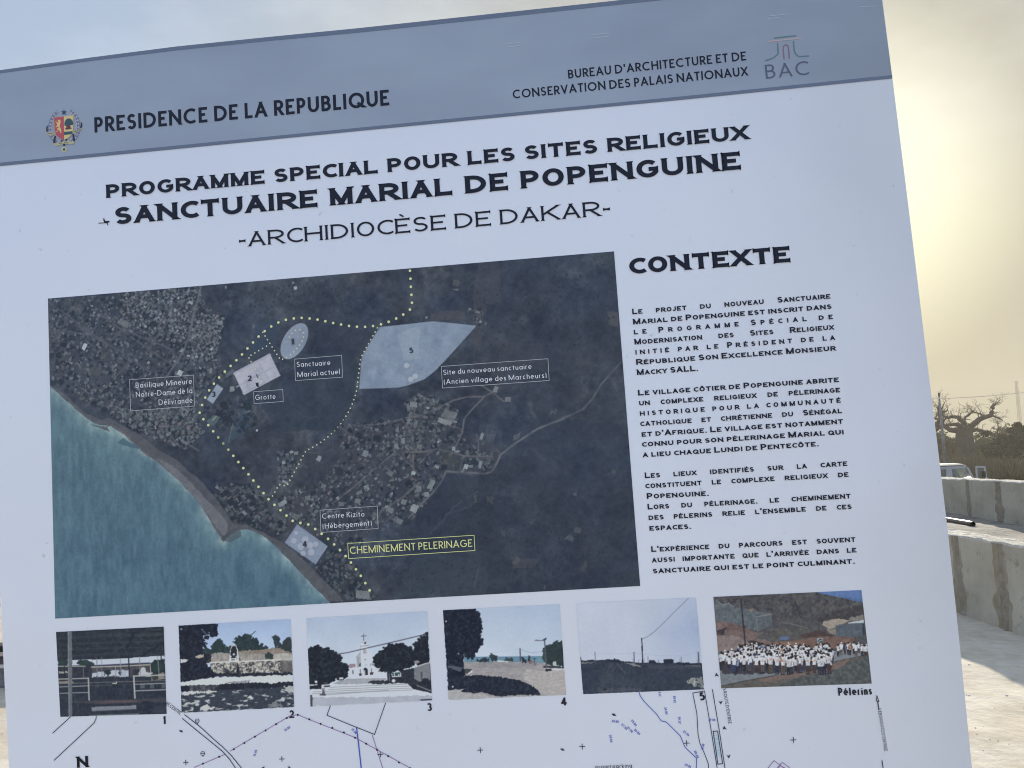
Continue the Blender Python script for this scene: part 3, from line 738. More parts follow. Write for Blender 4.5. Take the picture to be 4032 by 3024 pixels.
# single bright roofs
for zf, x, y, l, w_, a, b in ((m1, 412, 908, 28, 16, -60, 205), (m1, 1255, 1140, 24, 20, -60, 200), (m1, 760, 700, 46, 26, 25, 118), (m1, 1350, 518, 18, 12, 20, 168), (m1, 1330, 990, 14, 8, 10, 165), (m1, 1398, 998, 13, 9, 0, 178), (m1, 1268, 940, 12, 18, 30, 150),
        (m1, 1560, 1024, 26, 6, -5, 130), (m1, 1525, 1120, 10, 24, 8, 132), (m1, 355, 570, 50, 36, 30, 98), (m1, 740, 560, 60, 14, 60, 46), (m1, 800, 660, 40, 14, 20, 46), (m1, 510, 1130, 60, 50, 30, 90), (m1, 590, 970, 26, 50, 0, 88), (m7, 1330, 465, 18, 22, 20, 170), (m7, 1600, 690, 30, 38, 0, 108), (m7, 1636, 965, 12, 12, 0, 196),
        (m5, 590, 380, 14, 14, 0, 150), (m5, 700, 298, 18, 14, 0, 142), (m5, 900, 345, 18, 22, 30, 150), (m5, 605, 550, 26, 10, 30, 158), (m5, 580, 730, 40, 18, -30, 150), (m5, 695, 850, 30, 24, 30, 116), (m5, 800, 690, 22, 18, 0, 128), (m5, 940, 585, 20, 18, 20, 120), (m5, 1310, 590, 24, 14, -20, 134), (m5, 1235, 715, 22, 20, 20, 124), (m5, 1090, 740, 22, 20, 0, 116), (m5, 1250, 640, 28, 14, -20, 120),
        (m5, 1280, 1530, 60, 36, 5, 138), (m5, 1300, 300, 22, 28, 20, 140), (m5, 1570, 240, 18, 22, 0, 136), (m5, 1630, 190, 16, 24, 0, 144), (m5, 1400, 90, 16, 14, 0, 120), (m5, 1520, 470, 28, 22, 35, 120), (m5, 1720, 470, 14, 16, 0, 160), (m5, 1640, 720, 22, 22, 20, 136), (m5, 1710, 780, 18, 22, 20, 150), (m5, 1520, 790, 30, 22, 30, 130), (m5, 1600, 890, 28, 22, 30, 122), (m5, 1390, 840, 22, 20, 20, 112), (m5, 1440, 960, 18, 16, 0, 110), (m5, 1580, 95, 14, 16, 0, 124), (m5, 600, 900, 8, 44, 0, 112), (m5, 850, 800, 6, 40, 25, 110),
        (m6, 60, 470, 18, 14, 20, 170), (m6, 520, 415, 18, 22, 20, 172), (m6, 560, 410, 18, 12, 0, 140), (m6, 645, 395, 14, 30, 10, 150), (m6, 705, 380, 22, 40, 10, 104), (m6, 265, 415, 18, 12, 20, 160), (m6, 410, 258, 14, 18, 0, 160), (m6, 445, 285, 18, 9, 0, 150), (m6, 655, 150, 12, 30, 20, 140), (m6, 215, 570, 22, 44, 25, 138), (m6, 180, 655, 20, 20, 0, 140), (m6, 70, 780, 30, 34, 25, 164), (m6, 110, 610, 22, 26, 0, 130), (m6, 115, 240, 26, 20, 0, 116), (m6, 320, 20, 44, 20, 20, 150),
        (m6, 1440, 1035, 34, 26, 20, 108), (m6, 1495, 970, 16, 34, 20, 96), (m6, 1540, 1290, 18, 40, 30, 86), (m6, 945, 1235, 26, 30, 20, 94), (m6, 1220, 1455, 10, 28, 10, 110), (m6, 590, 690, 18, 36, 20, 96), (m6, 740, 700, 34, 28, 0, 86), (m6, 850, 985, 18, 24, 0, 96), (m6, 1800, 460, 30, 28, 20, 92), (m6, 960, 150, 30, 18, -30, 110), (m6, 1480, 660, 12, 18, 0, 106), (m6, 370, 360, 70, 50, 20, 74),
        (m3, 65, 1420, 30, 24, 0, 140), (m3, 20, 1450, 16, 28, 0, 124), (m3, 375, 1520, 60, 40, 30, 116), (m3, 350, 1570, 50, 18, 20, 142), (m3, 410, 1510, 30, 26, 20, 128), (m3, 790, 1285, 18, 26, 20, 140), (m3, 895, 1375, 24, 20, 0, 126), (m3, 435, 340, 26, 26, 0, 102), (m3, 440, 405, 22, 8, 0, 120), (m3, 630, 600, 20, 12, 20, 128), (m3, 1300, 1480, 18, 16, 0, 98), (m3, 180, 648, 8, 8, 0, 140), (m3, 655, 690, 10, 10, 0, 150),
        (m2, 725, 268, 10, 8, 0, 160), (m2, 745, 318, 14, 14, 0, 176), (m2, 95, 310, 8, 10, 0, 150), (m2, 40, 640, 24, 20, 0, 138), (m2, 345, 690, 20, 16, 20, 112), (m2, 150, 1260, 20, 22, 0, 140)):
    ca, sa = math.cos(math.radians(a)), math.sin(math.radians(a))
    q = zf([(x+u*ca-v*sa, y+u*sa+v*ca) for u, v in ((-l, -w_), (l, -w_), (l, w_), (-l, w_))])
    mp_.poly(q, (b*.97, b, b*1.06), .9 if b > 112 else .6, .8 if b > 112 else 6, 90, tex=b*.12, tcells=120)
# sea, surf and beach
mp_.a = mp_.a*np.array([.84, .89, .92])
coast = m4([(-60, -110), (100, -110)])+m1([(115, 1265), (200, 1340), (300, 1430), (420, 1540), (520, 1590), (600, 1600), (640, 1659)])+m4([(420, 40), (500, 55), (600, 60), (690, 120), (800, 220), (890, 300), (960, 340), (1030, 400), (1100, 460), (1200, 560), (1300, 660), (1380, 790), (1440, 900), (1500, 990), (1520, 1010)])+m5([(40, 1060), (70, 1075), (130, 1010), (200, 960), (280, 960), (400, 1010), (490, 1080), (560, 1150), (700, 1290), (800, 1400), (900, 1510), (990, 1590)])
edge = coast[2:]
sea = edge+[(1400, 2500), (150, 2500), (150, 1480)]
beach = m1([(105, 1240), (200, 1300), (330, 1420), (430, 1500), (560, 1560), (640, 1540), (740, 1600)])+m4([(700, 60), (830, 130), (1000, 260), (1150, 350), (1300, 480), (1430, 620), (1530, 760), (1600, 860)])+m5([(0, 740), (100, 850), (160, 920), (280, 930), (420, 990), (560, 1060), (720, 1190), (860, 1310), (960, 1420), (1050, 1510), (1110, 1585)])
beach = [(b_[0], b_[1]) for b_ in beach]
mp_.poly(edge+beach[::-1], (84, 88, 100), .70, 1.6, 40, tex=12, tcells=90)
mp_.line([((a[0]*.62+b[0]*.38), (a[1]*.62+b[1]*.38)) for a, b in zip(edge[8:26], edge[8:26])], 4, (128, 122, 126), .3)
sm = mp_.mask(sea, 1.2, 50)
strk = fbm(Hh, Ww, 150, 131, 3, .28); strk2 = fbm(Hh, Ww, 34, 141, 4, .6)
seac = np.empty_like(mp_.a); seac[:] = (74, 103, 125); seac += (strk*13+strk2*8)[..., None]*np.array([.9, 1, .95])
yy = np.clip((mp_.gy/Hh-.55)/.45, 0, 1)[..., None]; seac = seac*(1-yy*.0)+yy*np.array([-4, -2, 1])
# shallow water: paler with distance to the shore
e = mp_.uv(edge); d = np.full((Hh, Ww), 1e9)
for i in range(len(e)-1):
    (xa, ya), (xb, yb) = e[i], e[i+1]; dx, dy = xb-xa, yb-ya; L = dx*dx+dy*dy or 1
    t = np.clip(((mp_.gx-xa)*dx+(mp_.gy-ya)*dy)/L, 0, 1); d = np.minimum(d, np.hypot(mp_.gx-xa-t*dx, mp_.gy-ya-t*dy))
sh_ = np.exp(-d/26)*np.clip(.75+fbm(Hh, Ww, 26, 151, 4)*.9, 0, 1.3)
seac += sh_[..., None]*np.array([22, 23, 18])
foam = np.exp(-d/6)*np.clip(fbm(Hh, Ww, 60, 161, 3)+.55, 0, 1); seac += foam[..., None]*np.array([44, 34, 26])
mp_.a[sm] = seac[sm]
mp_.poly(m4([(650, 190), (700, 150), (830, 250), (760, 250)]), (62, 92, 115), .8, 3, 40)
land = np.exp(-d/5)*(~sm); mp_.a += .55*(land*np.clip(fbm(Hh, Ww, 70, 171, 3)+.2, 0, 1))[..., None]*np.array([34, 30, 30])
mp_.poly(m4([(960, 320), (1060, 360), (1180, 450), (1320, 590), (1420, 700), (1560, 860), (1520, 960), (1460, 900), (1380, 770), (1280, 640), (1120, 470)]), (112, 118, 133), .55, 2, 60, tex=14, tcells=90)
mp_.poly(m4([(1490, 985), (1540, 910), (1650, 880), (1659, 960), (1560, 1010)]), (58, 68, 82), .55, 2.5, 60)
# the five sites, washed white
def site(pts, col, al, edge_c=(40, 46, 58)):
    mp_.poly(pts, col, al, tex=14, tcells=60)
    q = list(pts)+[pts[0]]
    for i in range(len(q)-1):
        n = max(3, int(math.dist(q[i], q[i+1])/9))
        for k in range(n):
            a, b = k/n, (k+.55)/n
            mp_.line([(q[i][0]+(q[i+1][0]-q[i][0])*t, q[i][1]+(q[i+1][1]-q[i][1])*t) for t in (a, b)], .9, edge_c, .8)
oval = [(733+150*math.cos(t)*.80-(-175*math.sin(t))*.33, 814+(-175*math.sin(t))*.98-150*math.cos(t)*.05) for t in [i*math.pi/16 for i in range(32)]]
site(m2(oval), (128, 144, 172), .90)
site(m2([(160, 1107), (505, 925), (605, 1137), (262, 1320)]), (162, 168, 192), .95)
site(m2([(1527, 680), (1770, 655), (1896, 640)])+m3([(230, 682), (430, 700), (623, 722), (400, 970), (270, 1110), (165, 1195), (20, 1250)])+m2([(1700, 1250), (1335, 1262), (1350, 1040), (1362, 950)]), (126, 144, 173), .90)
site(m7([(1150, 403), (1232, 460), (1103, 648), (1024, 595)]), (138, 154, 180), .93)
site(m5([(707, 913), (978, 1107), (870, 1270), (597, 1077)]), (126, 142, 171), .90)
for a, b in (((165, 1120), (510, 940)), ((195, 1240), (545, 1050)), ((250, 1300), (450, 1205)), ((400, 1020), (490, 1170)), ((380, 1110), (440, 1190)), ((280, 1190), (310, 1250))): mp_.line(m2([a, b]), 2.2, (142, 150, 176), .8)
for x, y, r in ((780, 1050, 5), (680, 1060, 4), (740, 1110, 5), (820, 1100, 5), (870, 1090, 4), (760, 1170, 4), (830, 1160, 5), (700, 990, 3)): mp_.dot(m5([(x, y)])[0], r, (164, 174, 198), .6)
mp_.poly(m2([(1690, 740), (1810, 700), (1896, 690), (1896, 980), (1760, 990)]), (138, 154, 178), .5, 3, 40)
for x, y in ((1480, 1080), (1440, 1110), (1400, 980)): mp_.dot(m2([(x+380, y+60)])[0], 4, (168, 178, 198), .7)
mp_.poly(m7([(1610, 390), (1650, 385), (1660, 445), (1630, 440)]), (16, 20, 34), 1, 1.2, 90)
mp_.line(m7([(1628, 290), (1645, 330)]), 1.5, (40, 50, 90), .9)
mp_.a += (fbm(Hh, Ww, 300, 201, 2)*5)[..., None]
map_print = mp_.build("site_map", "dark satellite map of a coast with villages, teal sea and white marked sites", board)

# dotted pilgrim route
M_DOT = print_mat("pale_green_ink", ink(196, 210, 160)); M_DOT2 = print_mat("pale_yellow_ink", ink(206, 216, 168))
big = m2([(1812, 158), (1817, 232), (1821, 307), (1826, 382), (1831, 456), (1812, 520), (1750, 566), (1684, 603), (1614, 634), (1542, 657), (1468, 673), (1394, 681), (1318, 680), (1244, 672), (1170, 659), (1096, 645), (1023, 628), (951, 613), (877, 603), (803, 597), (729, 602), (655, 615), (585, 640), (519, 677), (458, 721), (401, 771), (349, 826), (297, 882), (246, 938), (194, 992), (140, 1045), (86, 1098), (33, 1153)]) \
  + m7([(1116, 402), (1059, 482), (1012, 570), (974, 660), (944, 753), (989, 831), (1048, 903), (1108, 977), (1168, 1051), (1230, 1126), (1290, 1200)]) \
  + m5([(23, 160), (67, 213), (111, 267), (154, 320), (198, 374), (241, 427), (286, 481), (329, 535), (373, 590), (417, 645), (461, 698), (512, 747), (565, 793), (617, 840), (671, 886), (738, 905), (807, 917), (867, 957), (923, 999), (979, 1043), (1032, 1091), (1083, 1141), (1132, 1193), (1178, 1249), (1222, 1307), (1264, 1365), (1303, 1428), (1341, 1491)])
sml = m2([(440, 732), (461, 766), (483, 800), (505, 834), (527, 869), (549, 903), (571, 937), (594, 971), (625, 982), (662, 966), (699, 942), (729, 914), (757, 883), (784, 850), (806, 814), (820, 775), (817, 735), (786, 709), (745, 713), (713, 741), (689, 776),
   (475, 861), (438, 882), (402, 903), (366, 924), (330, 945), (311, 971), (331, 1006), (351, 1042), (371, 1077), (391, 1113), (411, 1149), (430, 1185),
   (1509, 690), (1488, 729), (1467, 765), (1447, 801), (1426, 838), (1405, 875), (1385, 912), (1365, 948), (1350, 988), (1345, 1029), (1340, 1071), (1335, 1112), (1330, 1154), (1325, 1196), (1320, 1238), (1313, 1280), (1302, 1320), (1289, 1360), (1274, 1400), (1256, 1440), (1237, 1477), (1215, 1514), (1191, 1549), (1166, 1584), (1139, 1617), (1110, 1649)]) \
  + m5([(1112, 8), (1090, 40), (1063, 71), (1036, 101), (1008, 128), (978, 155), (947, 180), (914, 203), (881, 225), (846, 245), (811, 264), (781, 286), (762, 321), (743, 356), (724, 392), (704, 427), (685, 462), (666, 497), (647, 532), (628, 568), (597, 579), (559, 573), (536, 600), (516, 636), (496, 670)])
rb = MB()
for i, p in enumerate(big): disc(rb, p, 5.3, .0012, 12)
rb.build("pilgrim_route", M_DOT, map_print)["label"] = "line of large pale green dots"
for part_, lb in ((sml[:21], "small pale yellow dots looping into site 1"), (sml[21:33], "small pale yellow dots crossing site 2"), (sml[33:], "line of small pale yellow dots from site 5 down to the coast route")):
    rb = MB()
    for p in part_: disc(rb, p, 2.9, .0012, 10)
    rb.build("pilgrim_route", M_DOT2, map_print)["label"] = lb
# labels in thin boxes
M_PALE = print_mat("white_ink", ink(206, 216, 234)); M_PALEBOX = print_mat("thin_white_ink", ink(150, 160, 180)); M_NUM = print_mat("dark_number_ink", ink(52, 58, 78)); M_LIME = print_mat("lime_ink", ink(194, 208, 150))
LB = dict(w=.105, gap=.19, space=.46, z=.0012)
def map_label(label, boxpts, rows, m, mbx, wpx=2.0, st=LB):
    o = lettering("map_label", label, m, [((s_, a, b, c), st) for s_, a, b, c in rows], map_print)
    b = MB(); line(b, boxpts, wpx, .0011, True); b.build("label_frame", mbx, o)
map_label("Basilique Mineure Notre-Dame de la Délivrande", m7([(97, 354), (870, 298), (881, 673), (108, 731)]),
   [("Basilique Mineure", P(m7, 172, 456), P(m7, 852, 403), 21), ("Notre-Dame de la", P(m7, 174, 567), P(m7, 856, 516), 21), ("Délivrande", P(m7, 450, 661), P(m7, 858, 633), 21)], M_PALE, M_PALEBOX)
map_label("Grotte", m7([(1596, 500), (1949, 472), (1954, 617), (1602, 644)]), [("Grotte", P(m7, 1617, 600), P(m7, 1862, 585), 20)], M_PALE, M_PALEBOX)
map_label("Sanctuaire Marial actuel", m2([(737, 982), (1175, 946), (1184, 1150), (744, 1182)]), [("Sanctuaire", P(m2, 757, 1056), P(m2, 1070, 1036), 20), ("Marial actuel", P(m2, 764, 1150), P(m2, 1158, 1120), 20)], M_PALE, M_PALEBOX)
map_label("Site du nouveau sanctuaire (Ancien village des Marcheurs)", m3([(309, 1083), (1250, 1015), (1261, 1207), (321, 1274)]),
   [("Site du nouveau sanctuaire", P(m3, 328, 1158), P(m3, 1106, 1103), 20), ("(Ancien village des Marcheurs)", P(m3, 333, 1241), P(m3, 1238, 1182), 20)], M_PALE, M_PALEBOX)
map_label("Centre Kizito (Hébergement)", m5([(909, 793), (1407, 758), (1415, 953), (917, 987)]), [("Centre Kizito", P(m5, 928, 868), P(m5, 1296, 848), 20), ("(Hébergement)", P(m5, 933, 955), P(m5, 1359, 926), 20)], M_PALE, M_PALEBOX)
map_label("CHEMINEMENT PELERINAGE in lime green", m5([(1150, 1083)])+m6([(590, 1011), (598, 1144)])+m5([(1157, 1215)]),
   [("CHEMINEMENT PELERINAGE", P(m5, 1170, 1175), P(m6, 575, 1110), 28)], M_LIME, print_mat("lime_frame_ink", ink(186, 200, 148)), 2.2, dict(w=.12, gap=.15, space=.40, z=.0012))
for ch, zf, x0, x1, y in (("1", m2, 706, 731, 844), ("2", m2, 302, 334, 1186), ("5", m2, 1808, 1843, 926), ("3", m7, 1088, 1134, 564), ("4", m5, 760, 794, 1112)):
    lettering("site_number", "bold dark number "+ch, M_NUM, [((ch, P(zf, x0-3, y+2), P(zf, x1+3, y), 22), dict(w=.20, z=.0012))], map_print)

# ------------------------------------------------------------------ six photographs under the map
def fringe(pic, zf, pts, col, r, n, seed, al=1.0):
    """small leaf lumps along an outline"""
    q = random.Random(seed)
    for i in range(len(pts)-1):
        for _ in range(n):
            t = q.random(); x = pts[i][0]+(pts[i+1][0]-pts[i][0])*t+q.gauss(0, 9); y = pts[i][1]+(pts[i+1][1]-pts[i][1])*t+q.gauss(0, 9)
            pic.dot(P(zf, x, y), r*q.uniform(.5, 1.3), col, al)
def finish(p):
    """the fine grain and half-tones of a printed photograph"""
    p.blur(1); l_ = p.a.mean(2)
    dk = np.clip((74-l_)/40, 0, 1)*np.clip(fbm(p.h, p.w, 46, 61, 5)+.08, 0, 1)*34
    md = fbm(p.h, p.w, 64, 63, 4)*np.clip(1-np.abs(l_-110)/90, 0, 1)*15
    p.a += dk[..., None]*np.array([.85, 1, .9])+md[..., None]+(fbm(p.h, p.w, 80, 5, 3)*4)[..., None]
    p.a = p.a*.95+np.clip((120-l_)/120, 0, 1)[..., None]*np.array([0, 3, 11])
# 1: a covered terrace
h1 = Z(180, 2420, 520, 2054)
p = Pic(h1([(163, 270), (1836, 186), (1883, 1542), (230, 1588)]), 220, 176, (38, 45, 58))
p.a += (fbm(p.h, p.w, 10, 3, 4)*7)[..., None]
p.poly(h1([(160, 270), (1840, 180), (1850, 640), (1700, 660), (420, 710), (180, 700)]), (40, 46, 56), 1, tex=5, tcells=30)
for k in range(9):
    y0 = 300+k*46; p.line(h1([(180, y0+30), (1000, y0-6), (1845, y0-40+k*6)]), 1.8, (58, 64, 74) if k % 2 else (30, 36, 46), .8)
for k in range(30): p.line(h1([(420+k*30, 300+(k % 3)*6-k*.9), (424+k*30, 345-k*.9)]), .8, (118, 122, 130) if 12 < k < 26 else (80, 86, 94), .6)
for k in range(14): p.line(h1([(1440+k*30, 300-k*2), (1420+k*30, 345-k*2)]), .8, (92, 98, 106), .7)
for k in range(10): p.line(h1([(1600+k*24, 400-k*2), (1580+k*24, 425-k*2)]), .8, (80, 86, 94), .7)
p.line(h1([(1400, 200), (1290, 470), (1150, 680)]), 4, (28, 33, 44), .95); p.line(h1([(1845, 440), (1640, 560), (1470, 670)]), 4, (30, 35, 46), .95)
p.poly(h1([(185, 700), (420, 712), (1160, 690), (1850, 640), (1865, 770), (1640, 790), (700, 810), (190, 810)]), (186, 199, 224))
p.poly(h1([(190, 690), (340, 710), (350, 800), (190, 800)]), (40, 58, 60), 1, 2, 40)
p.poly(h1([(470, 770), (520, 715), (640, 705), (720, 740), (760, 800), (700, 860), (560, 800)]), (38, 56, 58), 1, 2, 50)
p.poly(h1([(1620, 770), (1700, 710), (1850, 700), (1860, 900), (1640, 920)]), (36, 52, 56), 1, 2, 50)
p.poly(h1([(190, 800), (1640, 770), (1640, 980), (200, 1010)]), (44, 48, 60), 1, tex=8, tcells=40)
p.poly(h1([(720, 830), (1080, 810), (1600, 780), (1620, 980), (720, 980)]), (74, 74, 86), 1, tex=14, tcells=30)
p.line(h1([(750, 800), (1280, 775), (1620, 760)]), 2.5, (52, 58, 86)); p.line(h1([(190, 810), (610, 808)]), 2.2, (150, 156, 160)); p.line(h1([(710, 822), (1180, 806), (1600, 786)]), 2.4, (170, 172, 172))
p.poly(h1([(720, 920), (900, 890), (1290, 860), (1290, 965), (720, 975)]), (176, 188, 212), 1, 3, 40); p.poly(h1([(1420, 880), (1520, 810), (1560, 900), (1680, 930), (1620, 970), (1430, 950)]), (178, 188, 204), 1, 3, 40)
p.poly(h1([(910, 880), (990, 860), (1015, 920), (960, 955), (915, 930)]), (34, 46, 52), 1, 1.5, 50); p.poly(h1([(1120, 895), (1180, 890), (1180, 920), (1150, 960), (1130, 920)]), (50, 62, 70), 1, 1.5, 50)
p.poly(h1([(1350, 860), (1480, 850), (1420, 950), (1350, 955)]), (46, 50, 60)); p.poly(h1([(200, 890), (330, 885), (360, 915), (210, 920)]), (160, 168, 172), .9, 2, 40)
for x0, y0, x1, y1, w_, c in ((790, 690, 800, 1050, 1.6, (120, 128, 150)), (865, 680, 872, 960, 1.2, (126, 134, 150)), (1155, 690, 1172, 1040, 1.4, (140, 148, 160)), (1280, 560, 1300, 1050, 2.4, (34, 38, 52)), (1455, 660, 1470, 1030, 1.6, (126, 132, 140)), (1740, 660, 1765, 930, 1.4, (140, 146, 150)), (1790, 480, 1810, 1030, 2.2, (40, 44, 56)), (580, 820, 590, 1060, 1.4, (110, 116, 124)), (290, 810, 300, 1070, 1.8, (36, 40, 52)), (1080, 820, 1085, 980, 1.6, (140, 144, 148)), (1620, 770, 1640, 1010, 1.8, (176, 178, 172)), (900, 820, 910, 960, 1.5, (60, 60, 70))):
    p.line(h1([(x0, y0), (x1, y1)]), w_, c)
for x in (1190, 1215, 1240): p.line(h1([(x, 870), (x+4, 960)]), .8, (120, 140, 176))
p.poly(h1([(200, 1010), (1860, 960), (1880, 1542), (230, 1588)]), (39, 46, 60), 1, tex=7, tcells=14)
p.poly(h1([(205, 1040), (430, 1045), (430, 1075), (210, 1078)]), (150, 142, 138), .9, 1.5, 40); p.poly(h1([(1640, 975), (1830, 900), (1860, 1000), (1640, 1028)]), (140, 138, 136), .9, 2, 40)
p.poly(h1([(1660, 980), (1700, 930), (1750, 935), (1750, 1010), (1660, 1015)]), (52, 60, 62))
p.line(h1([(210, 1080), (1000, 1055), (1860, 1030)]), 1.6, (104, 108, 112)); p.line(h1([(680, 1110), (1040, 1100)]), 2, (70, 76, 86))
p.poly(h1([(1025, 1070), (1080, 1068), (1100, 1045), (1110, 1062), (1090, 1086), (1030, 1086)]), (190, 194, 186)); p.line(h1([(1040, 1100), (1070, 1330)]), 3, (30, 36, 48), .8)
for x0 in (1470, 1620, 1800): p.poly(h1([(x0, 1088), (x0+65, 1085), (x0+68, 1150), (x0+3, 1153)]), (84, 92, 104), .9)
for x0 in (770, 1190): p.poly(h1([(x0, 1090), (x0+50, 1088), (x0+50, 1140), (x0+3, 1142)]), (72, 80, 92), .6)
RAILC = (164, 170, 180)
for a, b, w_ in (((205, 1010), (660, 995), 2.2), ((215, 1130), (660, 1112), 1.6), ((225, 1228), (665, 1214), 1.5), ((660, 995), (672, 1330), 3.0), ((1362, 962), (1862, 945), 2.6), ((1365, 962), (1384, 1300), 3.4), ((1380, 1090), (1865, 1072), 1.6), ((1385, 1190), (1868, 1172), 2.0)): p.line(h1([a, b]), w_, RAILC)
p.poly(h1([(342, 265), (405, 262), (412, 800), (412, 1580), (358, 1583), (350, 900)]), (98, 106, 120)); p.line(h1([(352, 268), (356, 900), (364, 1580)]), 2.4, (126, 134, 146), .8)
p.poly(h1([(440, 1350), (1440, 1320), (1870, 1300), (1880, 1360), (820, 1390), (440, 1370)]), (66, 66, 76), .9, 1.5, 30, tex=10, tcells=30); p.poly(h1([(830, 1345), (1420, 1325), (1420, 1370), (840, 1385)]), (88, 80, 86), .8)
p.poly(h1([(712, 1440), (1404, 1410), (1405, 1475), (714, 1508)]), (122, 132, 150)); p.line(h1([(715, 1504), (1404, 1472)]), 1.6, (70, 78, 92)); p.line(h1([(682, 1572), (1450, 1545)]), 2.6, (104, 120, 130))
p.poly(h1([(1440, 1420), (1520, 1340), (1620, 1340), (1690, 1440), (1660, 1540), (1450, 1545)]), (30, 38, 52), .8, 2, 20); p.poly(h1([(1690, 1430), (1870, 1410), (1878, 1530), (1700, 1535)]), (54, 62, 74), .7)
finish(p); p.build("photograph", "dark photograph of a roofed terrace with railings and a pale bench", board)

# 2: the grotto
h2 = Z(680, 2400, 520, 1961)
p = Pic(h2([(88, 237), (1752, 141), (1807, 1448), (135, 1535)]), 220, 176, (160, 184, 226))
p.a += (np.clip((p.gy/p.h), 0, .4)*46)[..., None]+(fbm(p.h, p.w, 5, 9, 3)*5)[..., None]
DK = (26, 30, 44)
for pts, c in (([(980, 520), (900, 470), (1010, 390), (1110, 380), (1230, 440), (1330, 530), (1420, 570), (1400, 640), (760, 640), (780, 560)], (38, 52, 56)), ([(380, 560), (560, 600), (620, 500), (690, 440), (760, 540), (860, 560), (860, 660), (380, 660)], (40, 56, 60)), ([(1490, 420), (1540, 390), (1580, 470), (1590, 560), (1520, 560)], (44, 58, 66)), ([(1600, 560), (1680, 450), (1740, 430), (1775, 480), (1775, 660), (1600, 640)], (46, 56, 60))):
    p.poly(h2(pts), c, 1, 4, 45, tex=9, tcells=70); fringe(p, h2, pts, c, 2.2, 5, 3)
p.line(h2([(1110, 390), (1180, 370), (1230, 320)]), 1.4, (52, 64, 72)); p.line(h2([(700, 540), (715, 450)]), 1.4, (44, 58, 64)); p.line(h2([(1540, 480), (1550, 640)]), 1.6, (50, 58, 60)); p.line(h2([(1480, 410), (1540, 400), (1560, 470)]), 2, (44, 56, 64))
p.poly(h2([(970, 620), (1400, 590), (1500, 570), (1600, 570), (1690, 620), (1775, 640), (1778, 700), (970, 680)]), (136, 130, 128), 1, 3, 50, tex=22, tcells=80)
p.poly(h2([(560, 660), (720, 640), (850, 650), (1300, 660), (1780, 660), (1780, 760), (560, 790)]), (150, 150, 154), 1, 1.5, 40, tex=30, tcells=26)
for x in range(600, 1780, 60): p.line(h2([(x, 660), (x+14, 700), (x+4, 760)]), .8, (104, 104, 110), .6)
p.poly(h2([(1370, 660), (1430, 630), (1500, 680), (1470, 740), (1380, 730)]), (46, 58, 60), 1, 2, 50); p.poly(h2([(1500, 680), (1600, 650), (1660, 650), (1780, 670), (1780, 760), (1500, 740)]), (176, 180, 184), .9, 2, 50, tex=26, tcells=40)
p.poly(h2([(470, 660), (580, 660), (575, 790), (480, 790)]), (56, 56, 60), 1, 2, 30)
p.poly(h2([(560, 790), (1600, 750), (1640, 900), (1600, 930), (620, 960), (560, 860)]), (140, 140, 144), 1, 1.5, 40)
m = p.mask(h2([(560, 790), (1600, 755), (1640, 900), (1600, 930), (620, 955), (560, 860)]))
p.paint(m, (176, 178, 180), 1, 0, 34, (70, 72, 80), 1.4)
p.paint(m & (fbm(p.h, p.w, 70, 77, 2) > .28), (204, 206, 208), .8); p.paint(m & (fbm(p.h, p.w, 60, 87, 2) > .34), (44, 46, 56), .8)
p.poly(h2([(1600, 760), (1780, 750), (1790, 960), (1600, 940)]), (92, 92, 98), 1, 2, 40, tex=44, tcells=16)
p.line(h2([(560, 788), (970, 772), (1600, 748)]), 2.6, (204, 208, 216)); p.poly(h2([(958, 795), (972, 795), (985, 940), (955, 940)]), DK)
p.poly(h2([(620, 945), (1780, 930), (1790, 960), (1500, 990), (620, 1000)]), (36, 38, 48), 1, 2.5, 60)
p.poly(h2([(840, 770), (855, 600), (880, 540), (910, 520), (945, 535), (972, 600), (985, 770)]), (208, 212, 222)); p.poly(h2([(862, 690), (862, 600), (885, 550), (910, 536), (940, 550), (958, 600), (960, 690)]), (36, 40, 48))
p.poly(h2([(860, 690), (962, 688), (975, 765), (845, 768)]), (206, 210, 218)); p.poly(h2([(880, 660), (905, 640), (935, 660), (940, 720), (870, 720)]), (30, 34, 46)); p.dot(P(h2, 910, 665), 2.2, (190, 200, 214)); p.line(h2([(952, 670), (956, 740)]), 1.4, (100, 140, 180)); p.dot(P(h2, 885, 748), 1.4, (60, 64, 76)); p.dot(P(h2, 912, 745), 1.4, (60, 64, 76))
p.line(h2([(995, 720), (1005, 765)]), 1.6, (100, 50, 50))
p.poly(h2([(85, 230), (670, 200), (660, 350), (600, 410), (570, 350), (500, 330), (430, 250), (420, 290), (470, 390), (470, 540), (420, 640), (600, 680), (480, 790), (560, 860), (620, 930), (610, 1010), (110, 1080)]), DK, 1, 3, 50, tex=12, tcells=50)
fringe(p, h2, [(660, 350), (600, 410), (520, 350), (440, 260), (420, 300), (480, 400), (530, 430), (470, 560)], DK, 2.4, 7, 8)
p.poly(h2([(330, 710), (400, 670), (465, 670), (460, 710), (400, 730)]), (172, 170, 166), 1, 1.5, 40, tex=20, tcells=60); p.poly(h2([(110, 740), (180, 735), (240, 745), (200, 775), (120, 790)]), (196, 202, 212), 1, 1.5, 40); p.dot(P(h2, 130, 290), 2, (130, 146, 176))
p.poly(h2([(110, 1085), (330, 1050), (620, 1010), (1780, 970), (1795, 1080), (1400, 1110), (1100, 1090), (700, 1120), (110, 1130)]), (204, 210, 222), 1, 2, 40, tex=7, tcells=40)
p.poly(h2([(780, 1085), (1000, 1060), (1180, 1050), (1080, 1085), (900, 1110)]), (126, 136, 156), .9, 2.5, 60)
